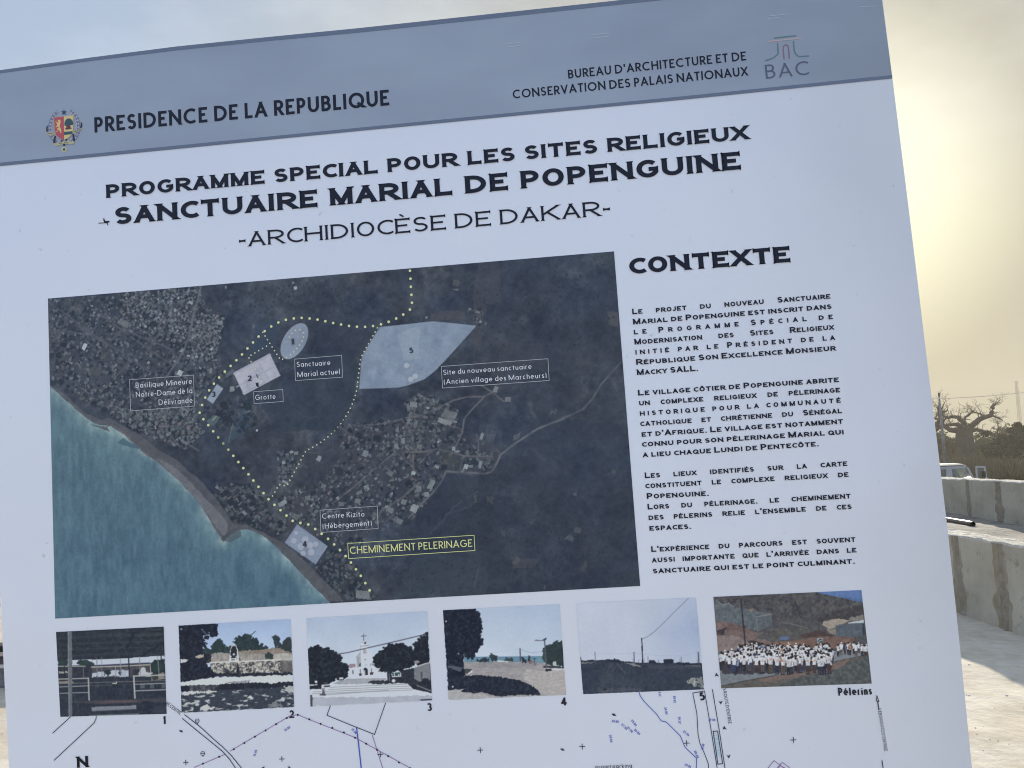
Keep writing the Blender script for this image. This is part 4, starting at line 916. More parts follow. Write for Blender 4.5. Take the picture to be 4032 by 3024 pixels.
p.poly(h2([(110, 1130), (700, 1115), (1100, 1085), (1400, 1085), (1470, 1110), (1560, 1080), (1795, 1070), (1798, 1140), (1400, 1180), (690, 1200), (120, 1220)]), (30, 34, 46), 1, 2, 60)
p.poly(h2([(240, 1130), (680, 1120), (650, 1210), (260, 1220)]), (70, 74, 84), .9, 2, 50, tex=60, tcells=60)
p.poly(h2([(120, 1240), (400, 1210), (800, 1190), (1400, 1170), (1798, 1140), (1810, 1450), (130, 1535)]), (52, 60, 74), 1, 2, 30, tex=12, tcells=40)
p.poly(h2([(125, 1245), (260, 1210), (640, 1205), (660, 1225), (300, 1250), (180, 1280)]), (200, 206, 216), .95, 2.5, 60)
m = p.mask(h2([(130, 1250), (1798, 1150), (1810, 1450), (140, 1535)])); spk = fbm(p.h, p.w, 20, 51, 4, 2.4); p.paint(np.clip((spk-.16)*3.2, 0, .9)*m, (196, 204, 218), 1.0)
p.poly(h2([(1640, 1150), (1798, 1130), (1805, 1240), (1700, 1230)]), (196, 202, 214), .8, 4, 50); p.poly(h2([(1520, 1350), (1650, 1450), (1400, 1460)]), (180, 188, 200), .5, 5, 60)
p.poly(h2([(400, 1500), (440, 1420), (500, 1400), (560, 1440), (650, 1450), (520, 1500)]), (198, 204, 216), .95, 3, 60); p.poly(h2([(1100, 1310), (1140, 1280), (1190, 1295), (1180, 1320)]), (206, 212, 222), .95, 2, 60)
finish(p); p.build("photograph", "photograph of a stone grotto with a white arch niche under a blue sky", board)

# 3: the basilica
h3 = Z(1180, 2380, 540, 2036)
p = Pic(h3([(102, 205), (1893, 101), (1968, 1424), (160, 1515)]), 236, 180, (170, 189, 222))
p.a += (np.clip(p.gy/p.h, 0, .5)*40)[..., None]*np.array([1.1, 1, .7])+(fbm(p.h, p.w, 4, 5, 3)*7)[..., None]
BR = (213, 220, 234)
p.poly(h3([(140, 1240), (740, 1120), (1300, 1080), (1960, 1290), (1968, 1424), (160, 1515)]), (208, 216, 232), 1, tex=4, tcells=30)
p.poly(h3([(500, 1160), (760, 1085), (1260, 1070), (1300, 1120), (1000, 1180), (560, 1185)]), (158, 166, 184), 1, 2, 50, tex=14, tcells=60)
p.poly(h3([(740, 880), (835, 880), (840, 935), (738, 942)]), (148, 132, 148), 1, tex=16, tcells=90)
p.poly(h3([(722, 945), (830, 930), (840, 790), (830, 760), (905, 690), (910, 600), (905, 590), (912, 560), (958, 535), (1000, 555), (1010, 600), (1012, 690), (1110, 770), (1140, 880), (1210, 970), (1280, 1010), (1290, 1090), (720, 1100)]), BR)
p.poly(h3([(835, 770), (908, 690), (916, 920), (850, 940)]), (166, 176, 194)); p.line(h3([(870, 780), (880, 920)]), 1.5, (132, 142, 164))
p.line(h3([(950, 437), (953, 535)]), 1.3, (72, 78, 100)); p.line(h3([(912, 470), (990, 464)]), 1.3, (72, 78, 100))
p.dot(P(h3, 973, 572), 2.2, (54, 58, 76)); p.line(h3([(914, 560), (1000, 553)]), .9, (120, 128, 150)); p.line(h3([(905, 620), (1018, 606)]), 1.2, (118, 128, 152)); p.line(h3([(905, 610), (908, 690)]), .8, (150, 160, 184))
for x in (949, 967, 985): p.line(h3([(x, 668), (x+3, 725)]), 1.0, (88, 96, 118))
p.line(h3([(918, 770), (1030, 762)]), .8, (176, 186, 206)); p.poly(h3([(958, 818), (974, 800), (992, 817), (975, 832)]), (130, 142, 168)); p.line(h3([(970, 910), (982, 880), (1005, 905)]), .8, (150, 160, 186))
p.poly(h3([(886, 920), (888, 870), (900, 862), (908, 875), (910, 920)]), (62, 66, 84)); p.poly(h3([(950, 1040), (948, 960), (962, 940), (985, 936), (1008, 955), (1014, 1045), (985, 1048)]), (34, 36, 50)); p.poly(h3([(952, 1040), (952, 980), (975, 975), (978, 1045)]), (176, 184, 200)); 
p.line(h3([(1054, 880), (1058, 910)]), 1.6, (120, 126, 146)); p.line(h3([(900, 965), (904, 1010)]), 2, (110, 116, 136)); p.line(h3([(1064, 955), (1068, 1000)]), 2, (120, 126, 146)); p.line(h3([(790, 980), (793, 1025)]), 2.2, (76, 82, 102)); p.line(h3([(1075, 880), (1170, 945)]), 1.6, (58, 62, 78)); p.dot(P(h3, 1178, 990), 1.6, (90, 96, 116))
p.poly(h3([(878, 1022), (922, 1020), (918, 1055), (884, 1057)]), (66, 52, 66)); p.poly(h3([(1044, 1008), (1096, 1006), (1092, 1045), (1050, 1047)]), (66, 52, 66))
p.line(h3([(535, 740), (720, 712), (960, 655), (1200, 600), (1500, 530), (1840, 448)]), 1.9, (74, 72, 96), .95)
LF = (27, 32, 42)
t1 = [(118, 700), (180, 640), (280, 630), (340, 680), (400, 650), (500, 690), (540, 740), (600, 790), (600, 860), (680, 890), (730, 950), (720, 1080), (660, 1110), (540, 1130), (430, 1160), (140, 1190)]
p.poly(h3(t1), LF, 1, 2.5, 60, tex=14, tcells=60); fringe(p, h3, t1[:11], LF, 2.6, 6, 2)
p.poly(h3([(230, 1120), (330, 1110), (330, 1250), (150, 1265), (145, 1210)]), LF, 1, 1.5, 40); p.poly(h3([(225, 1135), (262, 1125), (264, 1168), (230, 1172)]), (200, 208, 222)); p.line(h3([(150, 1195), (210, 1195)]), 2.6, (200, 206, 220)); p.line(h3([(230, 1192), (260, 1190)]), 2, (196, 204, 218)); p.poly(h3([(585, 1085), (648, 1080), (650, 1108), (590, 1112)]), (196, 206, 222)); p.dot(P(h3, 540, 1108), 1.8, (196, 204, 218))
t2 = [(1110, 800), (1180, 720), (1270, 640), (1370, 600), (1500, 580), (1580, 610), (1670, 660), (1700, 740), (1720, 800), (1700, 880), (1620, 930), (1500, 980), (1340, 1005), (1230, 990), (1150, 920), (1110, 860)]
p.poly(h3([(1520, 980), (1960, 880), (1960, 1280), (1600, 1170), (1340, 1160), (1330, 1020)]), (40, 44, 56), 1, tex=6, tcells=20)
p.poly(h3([(1700, 935), (1935, 850), (1950, 1110), (1930, 1130), (1830, 1120), (1790, 1150), (1700, 1100)]), (118, 124, 138), 1, tex=10, tcells=14); p.line(h3([(1700, 935), (1780, 905), (1935, 855)]), 2.4, (186, 190, 202)); p.line(h3([(1510, 975), (1580, 955)]), 2, (170, 172, 180)); p.poly(h3([(1795, 1005), (1822, 1005), (1825, 1110), (1800, 1110)]), (72, 78, 92))
p.poly(h3([(1820, 1110), (1900, 1085), (1950, 1180), (1955, 1260), (1800, 1200)]), (34, 38, 50), 1, 1.5, 40)
p.poly(h3([(1362, 1005), (1500, 990), (1508, 1070), (1368, 1078)]), (196, 206, 222)); p.poly(h3([(1378, 1012), (1490, 1004), (1496, 1060), (1380, 1066)]), (52, 78, 88)); p.line(h3([(1405, 1010), (1408, 1064)]), 2, (186, 196, 212)); p.line(h3([(1470, 1040), (1475, 1064)]), 3, (180, 190, 206))
p.poly(h3([(1000, 1160), (1080, 1120), (1300, 1130), (1520, 1150), (1480, 1168), (1100, 1180)]), (44, 48, 58), 1, 2, 50)
p.poly(h3(t2), LF, 1, 2.5, 60, tex=14, tcells=60); fringe(p, h3, t2+[t2[0]], LF, 2.6, 4, 6); p.line(h3([(1310, 1000), (1318, 1150)]), 3.2, LF); p.dot(P(h3, 1395, 1132), 3.4, (212, 216, 226))
t3 = [(1700, 570), (1780, 530), (1830, 470), (1900, 415), (1935, 850), (1760, 900), (1700, 860), (1740, 780), (1690, 740), (1720, 640)]
p.poly(h3(t3), LF, 1, 2.5, 50, tex=4, tcells=40); fringe(p, h3, [(1900, 415), (1830, 470), (1780, 530), (1690, 580), (1720, 640), (1690, 740), (1750, 800)], LF, 2.4, 5, 4)
p.poly(h3([(1690, 850), (1760, 820), (1800, 850), (1740, 880)]), (160, 164, 176), .8, 2, 60)
for k, (a, b) in enumerate((((450, 1228), (1600, 1180)), ((420, 1262), (1640, 1210)), ((200, 1298), (1660, 1240)), ((190, 1325), (1680, 1268)), ((400, 1340), (1320, 1272)))): p.line(h3([a, b]), 1.5, (132, 142, 164), .85)
for a, b in (((330, 1180), (440, 1170)), ((370, 1215), (440, 1210))): p.line(h3([a, b]), 3, (40, 44, 58))
p.poly(h3([(1600, 1170), (1700, 1185), (1960, 1290), (1962, 1318), (1720, 1260), (1680, 1250)]), (34, 38, 50), 1, 1, 40); p.line(h3([(1740, 1200), (1955, 1285)]), 1.4, (150, 158, 176))
p.poly(h3([(155, 1370), (700, 1380), (1400, 1370), (1700, 1350), (1966, 1345), (1968, 1424), (160, 1515)]), (168, 178, 202), 1, 2, 30, tex=9, tcells=18)
p.poly(h3([(1790, 1410), (1966, 1398), (1968, 1424), (1800, 1432)]), (60, 64, 82)); p.poly(h3([(155, 1350), (185, 1345), (195, 1390), (190, 1510), (160, 1515)]), (70, 74, 90), 1, 1, 60)
p.dot(P(h3, 354, 1222), 1.6, (190, 194, 206)); p.poly(h3([(340, 1240), (370, 1235), (382, 1290), (370, 1330), (336, 1335)]), (92, 98, 116), 1, 1, 60); p.line(h3([(360, 1250), (380, 1300)]), 1.4, (206, 210, 220)); p.line(h3([(305, 1340), (385, 1342)]), 2.4, (44, 48, 62))
finish(p); p.build("photograph", "photograph of a white church with a cross between dark round trees", board)

# 4: the seaside square
h4 = Z(1700, 2340, 560, 2111)
p = Pic(h4([(167, 235), (1897, 148), (1995, 1492), (247, 1567)]), 230, 180, (176, 195, 227))
p.a += (np.clip((p.gy/p.h), 0, .5)*30-np.clip((p.gx/p.w-.4), 0, 1)*14)[..., None]*np.array([1, .9, .6])+(fbm(p.h, p.w, 4, 15, 3)*5)[..., None]
p.poly(h4([(480, 930), (1920, 918), (1940, 1020), (480, 1010)]), (104, 142, 172), 1, tex=6, tcells=30, ax=3); p.line(h4([(620, 932), (1660, 922)]), 1.3, (82, 120, 156))
p.poly(h4([(480, 1005), (1200, 1005), (1680, 1020), (1960, 1090), (1995, 1492), (247, 1567), (240, 1000)]), (152, 153, 164), 1, 1.5, 30, tex=18, tcells=40, ax=2.4)
p.poly(h4([(1400, 1110), (1990, 1130), (1995, 1492), (1600, 1500), (1350, 1250)]), (174, 174, 182), .8, 5, 20, tex=22, tcells=50, ax=2.2)
p.poly(h4([(700, 1010), (1700, 1030), (1500, 1080), (700, 1090)]), (136, 138, 150), .6, 3, 20, tex=16, tcells=50, ax=3)
p.poly(h4([(900, 998), (1000, 980), (1100, 990), (1200, 1005)]), (206, 212, 220))
for pts, c in (([(640, 990), (700, 980), (760, 935), (830, 960), (845, 995), (720, 1003)], (42, 54, 62)), ([(850, 910), (900, 890), (960, 905), (950, 960), (960, 990), (900, 992), (880, 950)], (44, 58, 62)), ([(1070, 980), (1130, 950), (1190, 940), (1195, 990), (1150, 995)], (54, 66, 72)), ([(1335, 990), (1350, 940), (1385, 970), (1395, 1010), (1340, 1010)], (44, 44, 54)), ([(1430, 940), (1455, 930), (1460, 990), (1432, 995)], (44, 46, 54)), ([(1420, 990), (1500, 1000), (1560, 1010), (1420, 1015)], (120, 104, 110))):
    p.poly(h4(pts), c, 1, 1.8, 60); fringe(p, h4, pts, c, 1.3, 3, 5)
p.line(h4([(1525, 950), (1526, 1000)]), 1.2, (74, 78, 90)); p.line(h4([(1515, 955), (1540, 952)]), 1.6, (60, 64, 78)); p.line(h4([(588, 950), (592, 1003)]), 1.4, (90, 104, 128)); p.line(h4([(1310, 803), (1317, 992)]), 2.2, (72, 72, 96)); p.line(h4([(1318, 815), (1400, 850), (1500, 864), (1640, 850)]), .8, (130, 146, 178), .8); p.line(h4([(1310, 808), (1100, 840), (860, 870)]), .6, (164, 180, 210), .6)
r4 = [(1660, 860), (1670, 790), (1760, 760), (1840, 710), (1940, 700), (1950, 1100), (1930, 1050), (1800, 1060), (1700, 1050), (1650, 960)]
p.poly(h4(r4), (40, 54, 56), 1, 2.5, 50, tex=8, tcells=40); fringe(p, h4, r4[:5], (40, 54, 56), 2, 6, 3); p.poly(h4([(1640, 880), (1690, 860), (1700, 1010), (1650, 1000)]), (54, 78, 70), .8, 3, 60)
p.poly(h4([(1798, 1000), (1850, 990), (1852, 1070), (1800, 1072)]), (176, 186, 196)); p.poly(h4([(1650, 1060), (1900, 1060), (1950, 1100), (1660, 1090)]), (50, 54, 62), .9, 1, 60); p.poly(h4([(1650, 1096), (1970, 1096), (1972, 1124), (1770, 1125)]), (198, 206, 220), .9, 1, 60); p.poly(h4([(1688, 1105), (1782, 1100), (1780, 1135), (1690, 1143)]), (38, 42, 54))
p.line(h4([(1674, 680), (1704, 1095)]), 2.4, (84, 88, 108)); p.line(h4([(1590, 683), (1680, 685)]), 1.6, (84, 88, 108)); p.poly(h4([(1522, 682), (1550, 670), (1600, 676), (1590, 696), (1540, 692)]), (120, 122, 144)); p.poly(h4([(1645, 672), (1700, 640), (1706, 660), (1680, 684)]), (64, 66, 84))
p.line(h4([(1935, 780), (1948, 1090)]), 3, (34, 40, 50))
DB = (24, 29, 44)
t4 = [(160, 225), (655, 210), (660, 250), (700, 280), (690, 310), (730, 380), (740, 460), (730, 540), (700, 600), (730, 660), (750, 690), (700, 780), (660, 790), (670, 840), (630, 890), (600, 930), (550, 950), (510, 920), (470, 890), (480, 1080), (500, 1200), (250, 1440)]
p.poly(h4(t4), DB, 1, 2.2, 60, tex=13, tcells=60); fringe(p, h4, t4[2:18], DB, 2.4, 4, 7)
p.poly(h4([(500, 1205), (700, 1200), (900, 1215), (1100, 1235), (1300, 1270), (1420, 1320), (1540, 1390), (1620, 1460), (1600, 1500), (1300, 1490), (1060, 1520), (980, 1520), (860, 1490), (780, 1460), (640, 1470), (420, 1450), (480, 1400), (240, 1430), (240, 1200)]), (29, 34, 50), 1, 3, 60)
p.poly(h4([(240, 1430), (420, 1410), (450, 1460), (640, 1475), (800, 1490), (960, 1520), (1990, 1480), (1996, 1495), (247, 1570)]), (168, 172, 184), .9, 2.5, 50, tex=26, tcells=70)
p.poly(h4([(240, 1060), (330, 1060), (450, 1085), (440, 1140), (370, 1135), (300, 1105), (240, 1085)]), (82, 90, 108), 1, 1.5, 50); p.poly(h4([(490, 1100), (610, 1110), (580, 1140), (530, 1180), (490, 1170)]), (70, 74, 82)); p.poly(h4([(525, 1180), (600, 1120), (608, 1150), (560, 1180)]), (198, 206, 220)); p.dot(P(h4, 212, 400), 1.8, (170, 184, 206)); p.dot(P(h4, 398, 880), 1.6, (150, 166, 196)); p.dot(P(h4, 312, 1370), 1.8, (190, 196, 206)); p.dot(P(h4, 690, 262), 1.8, (46, 54, 80))
finish(p); p.build("photograph", "photograph of a sandy seaside square with a large dark tree and street lamp", board)

# 5: the plain with poles
h5 = Z(2240, 2320, 560, 2111)
p = Pic(h5([(110, 212), (1887, 125), (2006, 1485), (210, 1557)]), 230, 180, (187, 200, 228))
u = p.gx/p.w; v = p.gy/p.h
p.a -= (np.clip(u-.45, 0, 1)*np.clip(1-np.abs(v-.35)*1.6, 0, 1)*52)[..., None]*np.array([1.1, .9, .45]); p.a += (fbm(p.h, p.w, 4, 25, 3)*5)[..., None]
p.poly(h5([(165, 1065), (360, 1055), (600, 1040), (760, 1060), (1090, 1095), (1400, 1100), (1980, 1100), (2010, 1490), (210, 1560)]), (48, 57, 74), 1, 1, 50, tex=9, tcells=26, ax=1.6)
for a, b, w_, c in (((630, 1110), (560, 1240), 4, (92, 98, 112)), ((720, 1110), (840, 1250), 4, (92, 98, 112)), ((650, 1120), (640, 1500), 5, (74, 82, 98)), ((640, 1200), (480, 1460), 6, (64, 72, 88)), ((690, 1250), (1100, 1480), 4, (62, 70, 86)), ((1200, 1400), (1400, 1180), 5, (58, 67, 84))): p.line(h5([a, b]), w_, c, .5, .6)
p.poly(h5([(180, 1075), (330, 1082), (420, 1090), (190, 1110)]), (128, 132, 142), .8, 2, 60); p.poly(h5([(790, 1085), (950, 1095), (1080, 1140), (1040, 1155), (900, 1110)]), (138, 140, 150), .9, 2, 60); p.poly(h5([(1680, 1125), (1950, 1125), (1950, 1145), (1750, 1142)]), (120, 126, 136), .8, 2, 60); p.poly(h5([(1150, 1120), (1700, 1130), (1960, 1150), (1960, 1180), (1200, 1180)]), (68, 74, 88), .6, 2, 40)
p.poly(h5([(420, 1460), (1040, 1460), (1110, 1500), (700, 1530), (440, 1520)]), (84, 90, 104), .6, 4, 40, tex=16, tcells=60); p.poly(h5([(470, 1240), (960, 1320), (1000, 1440), (450, 1440)]), (64, 72, 88), .5, 5, 30, tex=12, tcells=50)
SK = (36, 42, 58)
p.poly(h5([(170, 1075), (180, 1050), (250, 1060), (340, 1042), (395, 1058), (470, 1062), (590, 1050), (600, 1040), (665, 1042), (668, 1024), (688, 1024), (692, 1040), (740, 1042), (770, 1066), (880, 1074), (960, 1086), (1180, 1092), (1200, 1050), (1260, 1050), (1300, 1090), (1400, 1095), (1405, 1038), (1553, 1036), (1558, 1095), (1630, 1080), (1720, 1095), (1730, 1085), (1780, 1085), (1800, 1098), (1970, 1092), (1980, 1130), (1720, 1128), (1560, 1106), (1080, 1106), (760, 1084), (590, 1074), (400, 1070)]), SK, 1, .8, 80)
for x, y0, y1, w_, c in ((174, 1012, 1070, 2.2, (52, 58, 80)), (387, 932, 1056, 1.7, (112, 120, 148)), (965, 936, 1084, 1.9, (82, 88, 114)), (1172, 1000, 1090, 1.4, (126, 136, 162)), (1116, 1024, 1090, 1, (140, 150, 176)), (1325, 1050, 1094, 1.2, (120, 128, 152)), (1665, 1006, 1090, 1.8, (120, 126, 148)), (1645, 1040, 1080, 1, (120, 128, 152)), (1902, 1040, 1090, 1.2, (124, 130, 152)), (1034, 1044, 1086, 1.2, (128, 138, 162)), (948, 1035, 1080, .9, (128, 138, 162))): p.line(h5([(x, y0), (x+4, y1)]), w_, c)
p.line(h5([(1918, 936), (1932, 1125)]), 2.2, (64, 68, 88)); p.poly(h5([(1070, 722), (1086, 722), (1110, 1150), (1088, 1150)]), (46, 46, 72)); p.line(h5([(1080, 1140), (1160, 1160)]), 3, (40, 46, 60))
p.line(h5([(1090, 738), (1170, 700), (1260, 635), (1400, 505), (1560, 340), (1690, 215), (1780, 130)]), 1.3, (116, 124, 156), .9); p.line(h5([(390, 950), (700, 960), (960, 946), (1100, 965), (1400, 985), (1640, 985), (1915, 955)]), .6, (160, 172, 200), .8)
m = p.mask(h5([(1750, 1370), (1830, 1310), (1990, 1290), (2006, 1480), (1880, 1440)]), 4, 50); p.paint(m & (fbm(p.h, p.w, 60, 81, 3, .5) > -.1), (128, 136, 144), .9); p.paint(m & (fbm(p.h, p.w, 60, 91, 3, .5) > .2), (176, 184, 188), .8)
p.poly(h5([(495, 1470), (560, 1462), (568, 1496), (505, 1502)]), (28, 33, 46))
finish(p); p.build("photograph", "photograph of a dark bare plain with a wooden pole under a pale sky", board)

# 6: the pilgrims on the road
h6 = Z(2780, 2300, 680, 2212)
p = Pic(h6([(93, 163), (1990, 76), (2121, 1272), (195, 1334)]), 320, 204, (84, 80, 84))
p.a += (fbm(p.h, p.w, 24, 45, 4)*13)[..., None]+(fbm(p.h, p.w, 90, 46, 2)*10)[..., None]
p.poly(h6([(1380, 90), (1995, 70), (2010, 235), (1860, 200), (1700, 165), (1500, 130)]), (88, 120, 182), 1, 1, 40); p.poly(h6([(1700, 160), (2004, 190), (2010, 235), (1860, 205)]), (74, 104, 160), .9)
m = p.mask(h6([(90, 160), (1400, 100), (1900, 210), (2020, 330), (2000, 420), (1400, 460), (900, 400), (500, 300)])); p.paint(m & (fbm(p.h, p.w, 50, 55, 3) > .22), (56, 55, 60), .7); p.paint(m & (fbm(p.h, p.w, 36, 58, 3) < -.3), (104, 94, 94), .6)
p.poly(h6([(1420, 470), (1500, 400), (1700, 340), (1850, 300), (2020, 260), (2030, 420), (1850, 430), (1500, 480)]), (66, 60, 62), .8, 5, 40, tex=22, tcells=60)
p.poly(h6([(100, 205), (200, 260), (300, 245), (370, 300), (480, 310), (620, 340), (830, 380), (850, 520), (660, 600), (480, 540), (120, 470)]), (98, 104, 112), 1, 2, 40, tex=16, tcells=70); p.line(h6([(130, 205), (205, 265), (290, 245), (350, 290)]), 1.6, (142, 144, 146)); p.line(h6([(630, 420), (830, 384)]), 1.8, (140, 142, 140)); p.line(h6([(640, 420), (655, 580)]), 1.2, (128, 132, 134)); p.poly(h6([(640, 425), (840, 385), (850, 520), (660, 590)]), (92, 98, 106), .8, tex=10, tcells=60); p.poly(h6([(520, 320), (600, 318), (640, 345), (560, 345)]), (152, 124, 112), .7, 2, 60)
p.poly(h6([(120, 470), (330, 490), (500, 570), (700, 620), (640, 700), (900, 740), (880, 820), (150, 880)]), (126, 100, 98), .95, 4, 30, tex=20, tcells=40); p.poly(h6([(135, 660), (330, 660), (520, 720), (600, 830), (160, 880)]), (140, 120, 120), .9, 3, 30, tex=14, tcells=50)
p.poly(h6([(130, 590), (260, 550), (240, 640), (150, 640)]), (60, 50, 54), .9, 4, 50); p.poly(h6([(250, 490), (480, 540), (470, 600), (260, 600)]), (112, 82, 80), .7, 4, 40)
p.poly(h6([(660, 620), (800, 580), (1200, 560), (1440, 590), (1380, 680), (900, 720), (760, 700)]), (96, 90, 88), .8, 5, 40, tex=24, tcells=60); p.line(h6([(970, 485), (1140, 520), (1290, 560)]), 1.6, (140, 126, 118), .8)
p.poly(h6([(1180, 650), (1380, 600), (1440, 585), (1640, 665), (1480, 680), (1250, 690)]), (82, 62, 60), .95, 2, 50); p.poly(h6([(1300, 700), (1440, 660), (1700, 670), (1900, 690), (1900, 760), (1620, 830), (900, 800), (900, 740)]), (128, 92, 82), .9, 3, 40, tex=18, tcells=50); p.poly(h6([(860, 740), (1240, 730), (1300, 790), (880, 800)]), (142, 104, 88), .8, 3, 50)
p.poly(h6([(520, 720), (600, 720), (740, 760), (740, 800), (640, 780), (540, 745)]), (58, 48, 48), .95, 1.5, 60)
p.poly(h6([(1485, 520), (1510, 470), (1680, 440), (1830, 460), (1770, 500), (1680, 520), (1660, 560), (1560, 570)]), (168, 150, 138), 1, 2, 50, tex=16, tcells=60); p.poly(h6([(1540, 580), (1660, 560), (1660, 650), (1560, 620)]), (150, 136, 126), .9, 3, 50); p.poly(h6([(1830, 430), (2015, 395), (2020, 460), (1840, 470)]), (142, 132, 124), .9, 3, 60)
p.poly(h6([(1790, 500), (1870, 480), (2020, 455), (2022, 495)]), (188, 196, 204)); p.poly(h6([(1655, 525), (2000, 495), (2010, 670), (1660, 665)]), (88, 96, 108), 1, tex=8, tcells=60); p.poly(h6([(1995, 500), (2024, 498), (2035, 640), (2008, 660)]), (54, 60, 70))
p.line(h6([(442, 185), (475, 520), (512, 880)]), 3.4, (56, 50, 56)); p.dot(P(h6, 478, 540), 3, (54, 48, 54)); p.poly(h6([(940, 672), (1050, 668), (1052, 710), (945, 714)]), (92, 112, 160)); p.poly(h6([(1415, 688), (1490, 684), (1494, 750), (1420, 755)]), (152, 162, 176)); p.line(h6([(1430, 730), (1455, 700), (1485, 715)]), 2, (52, 58, 68)); p.poly(h6([(1450, 730), (1490, 730), (1490, 752), (1440, 755)]), (70, 92, 100)); p.line(h6([(583, 770), (586, 810)]), 1.4, (50, 60, 84))
p.poly(h6([(155, 880), (560, 840), (900, 800), (1620, 830), (1620, 990), (1300, 1120), (900, 1160), (500, 1240), (190, 1310)]), (122, 126, 138), 1, tex=6, tcells=30); p.poly(h6([(1610, 860), (2075, 800), (2080, 890), (1900, 930), (1620, 990)]), (128, 130, 140), 1, tex=5, tcells=30)
p.poly(h6([(190, 1300), (460, 1240), (900, 1160), (1340, 1100), (1620, 1010), (2085, 900), (2121, 1275), (195, 1336)]), (98, 90, 86), 1, 1, 30, tex=16, tcells=50); p.poly(h6([(620, 1210), (1000, 1150), (1340, 1110), (1620, 1010), (1850, 960), (1700, 1080), (1100, 1200), (720, 1260)]), (132, 104, 98), .8, 3, 40)
p.poly(h6([(1100, 1220), (1500, 1120), (1700, 1080), (1850, 990), (2090, 920), (2121, 1275), (900, 1310)]), (72, 76, 80), .9, 5, 30, col2=(98, 100, 100), tcells=60); p.line(h6([(195, 1305), (460, 1245), (900, 1165)]), 2, (64, 58, 58), .8)
p.a = p.a*np.array([.90, .97, 1.03]); g_ = p.a.mean(2, keepdims=True); p.a = g_+(p.a-g_)*.8
q = random.Random(12)
p.poly(h6([(160, 900), (400, 850), (900, 810), (1600, 820), (1620, 960), (1500, 1090), (900, 1130), (500, 1150), (200, 1150)]), (52, 50, 60), .85, 4, 60, tex=16, tcells=90)
crowd = []
for _ in range(230):
    x = q.uniform(420, 1610); y = q.uniform(806, 930)
    crowd.append((x, y, q.uniform(.60, .78)))
crowd += [(x, 910+q.uniform(-8, 8), .95) for x in (190, 240, 275, 390, 480)]+[(x, 960+q.uniform(-12, 14), 1.0) for x in (560, 645, 715, 815, 900, 965, 1050, 1110, 1180, 1290, 1375, 1500, 1580)]+[(x, 985+q.uniform(-8, 8), .9) for x in (1045, 1095, 1200, 1465)]
crowd += [(q.uniform(200, 1600), q.uniform(890, 985), q.uniform(.7, .9)) for _ in range(46)]
crowd += [(x, 800+q.uniform(-10, 10), .66) for x in (1685, 1715, 1765, 1810, 1840, 1890, 1920, 1955, 2000, 2030, 2055)]
for x, y, k in sorted(crowd, key=lambda t: t[1]):
    k *= q.uniform(.80, 1.02); x += q.uniform(-14, 14); y += q.uniform(-16, 16)
    lx = q.choice(((38, 42, 62), (34, 36, 46), (52, 62, 98), (86, 78, 74), (36, 38, 50), (64, 50, 52)))
    p.poly(h6([(x-26*k, y+60*k), (x+26*k, y+60*k), (x+24*k, y+180*k), (x+4*k, y+185*k), (x, y+110*k), (x-8*k, y+185*k), (x-24*k, y+175*k)]), lx, .95)
    if k > .8: p.poly(h6([(x-30*k, y+180*k), (x+28*k, y+178*k), (x+28*k, y+192*k), (x-30*k, y+194*k)]), (40, 40, 46), .8)
    sh = q.choice(((208, 214, 230), (198, 206, 224), (214, 218, 230), (186, 194, 214)))
    if q.random() < (.10 if k < .9 else .03): sh = q.choice(((48, 54, 78), (90, 110, 150), (150, 120, 110)))
    p.poly(h6([(x-34*k, y-28*k), (x-14*k, y-38*k), (x+14*k, y-38*k), (x+34*k, y-26*k), (x+40*k, y+10*k), (x+28*k, y+14*k), (x+27*k, y+72*k), (x-27*k, y+72*k), (x-29*k, y+14*k), (x-42*k, y+8*k)]), sh, .97, tex=26, tcells=120)
    if q.random() < .6: p.poly(h6([(x+6*k, y-30*k), (x+34*k, y-24*k), (x+27*k, y+72*k), (x+10*k, y+72*k)]), (150, 158, 184), .55)
    p.line(h6([(x-38*k, y+12*k), (x-36*k, y+50*k)]), 1.3*k, (44, 38, 42), .9); p.line(h6([(x+38*k, y+12*k), (x+36*k, y+48*k)]), 1.3*k, (44, 38, 42), .9)
    if q.random() < .75 and k > .8: p.poly(h6([(x-13*k, y-6*k), (x+15*k, y-8*k), (x+15*k, y+22*k), (x-13*k, y+24*k)]), q.choice(((196, 152, 132), (188, 142, 124), (176, 150, 150))), .85)
    hd = (34, 30, 36) if q.random() < .72 else (206, 212, 224)
    p.dot(P(h6, x, y-58*k), 3.0*k, (40, 34, 38)); p.dot(P(h6, x, y-64*k), 2.7*k, hd)
finish(p); p.build("photograph", "colour photograph of a crowd in white shirts walking on a hillside road", board)

# captions under the photographs
zc = Z(180, 2400, 1020, 2212); zd = Z(1150, 2350, 1120, 2212); ze = Z(2220, 2300, 1280, 2212); zg = Z(2800, 2700, 760, 2212)
CP = dict(w=.185)
for ch, zf, x0, y0, x1, y1, c in (("1", zc, 1004, 977, 1027, 976, 29), ("2", zc, 2084, 926, 2124, 923, 29), ("3", zd, 1052, 888, 1090, 885, 30), ("4", zd, 2094, 845, 2138, 842, 30), ("5", ze, 925, 792, 963, 789, 32)):
    lettering("caption_lettering", "bold caption number "+ch, M_INK2, [((ch, P(zf, x0, y0), P(zf, x1, y1), c), CP)])
lettering("caption_lettering", "bold caption Pélerins", M_INK2, [(("Pélerins", P(zg, 1458, 113), P(zg, 1843, 99), 31), dict(w=.20, gap=.13))])

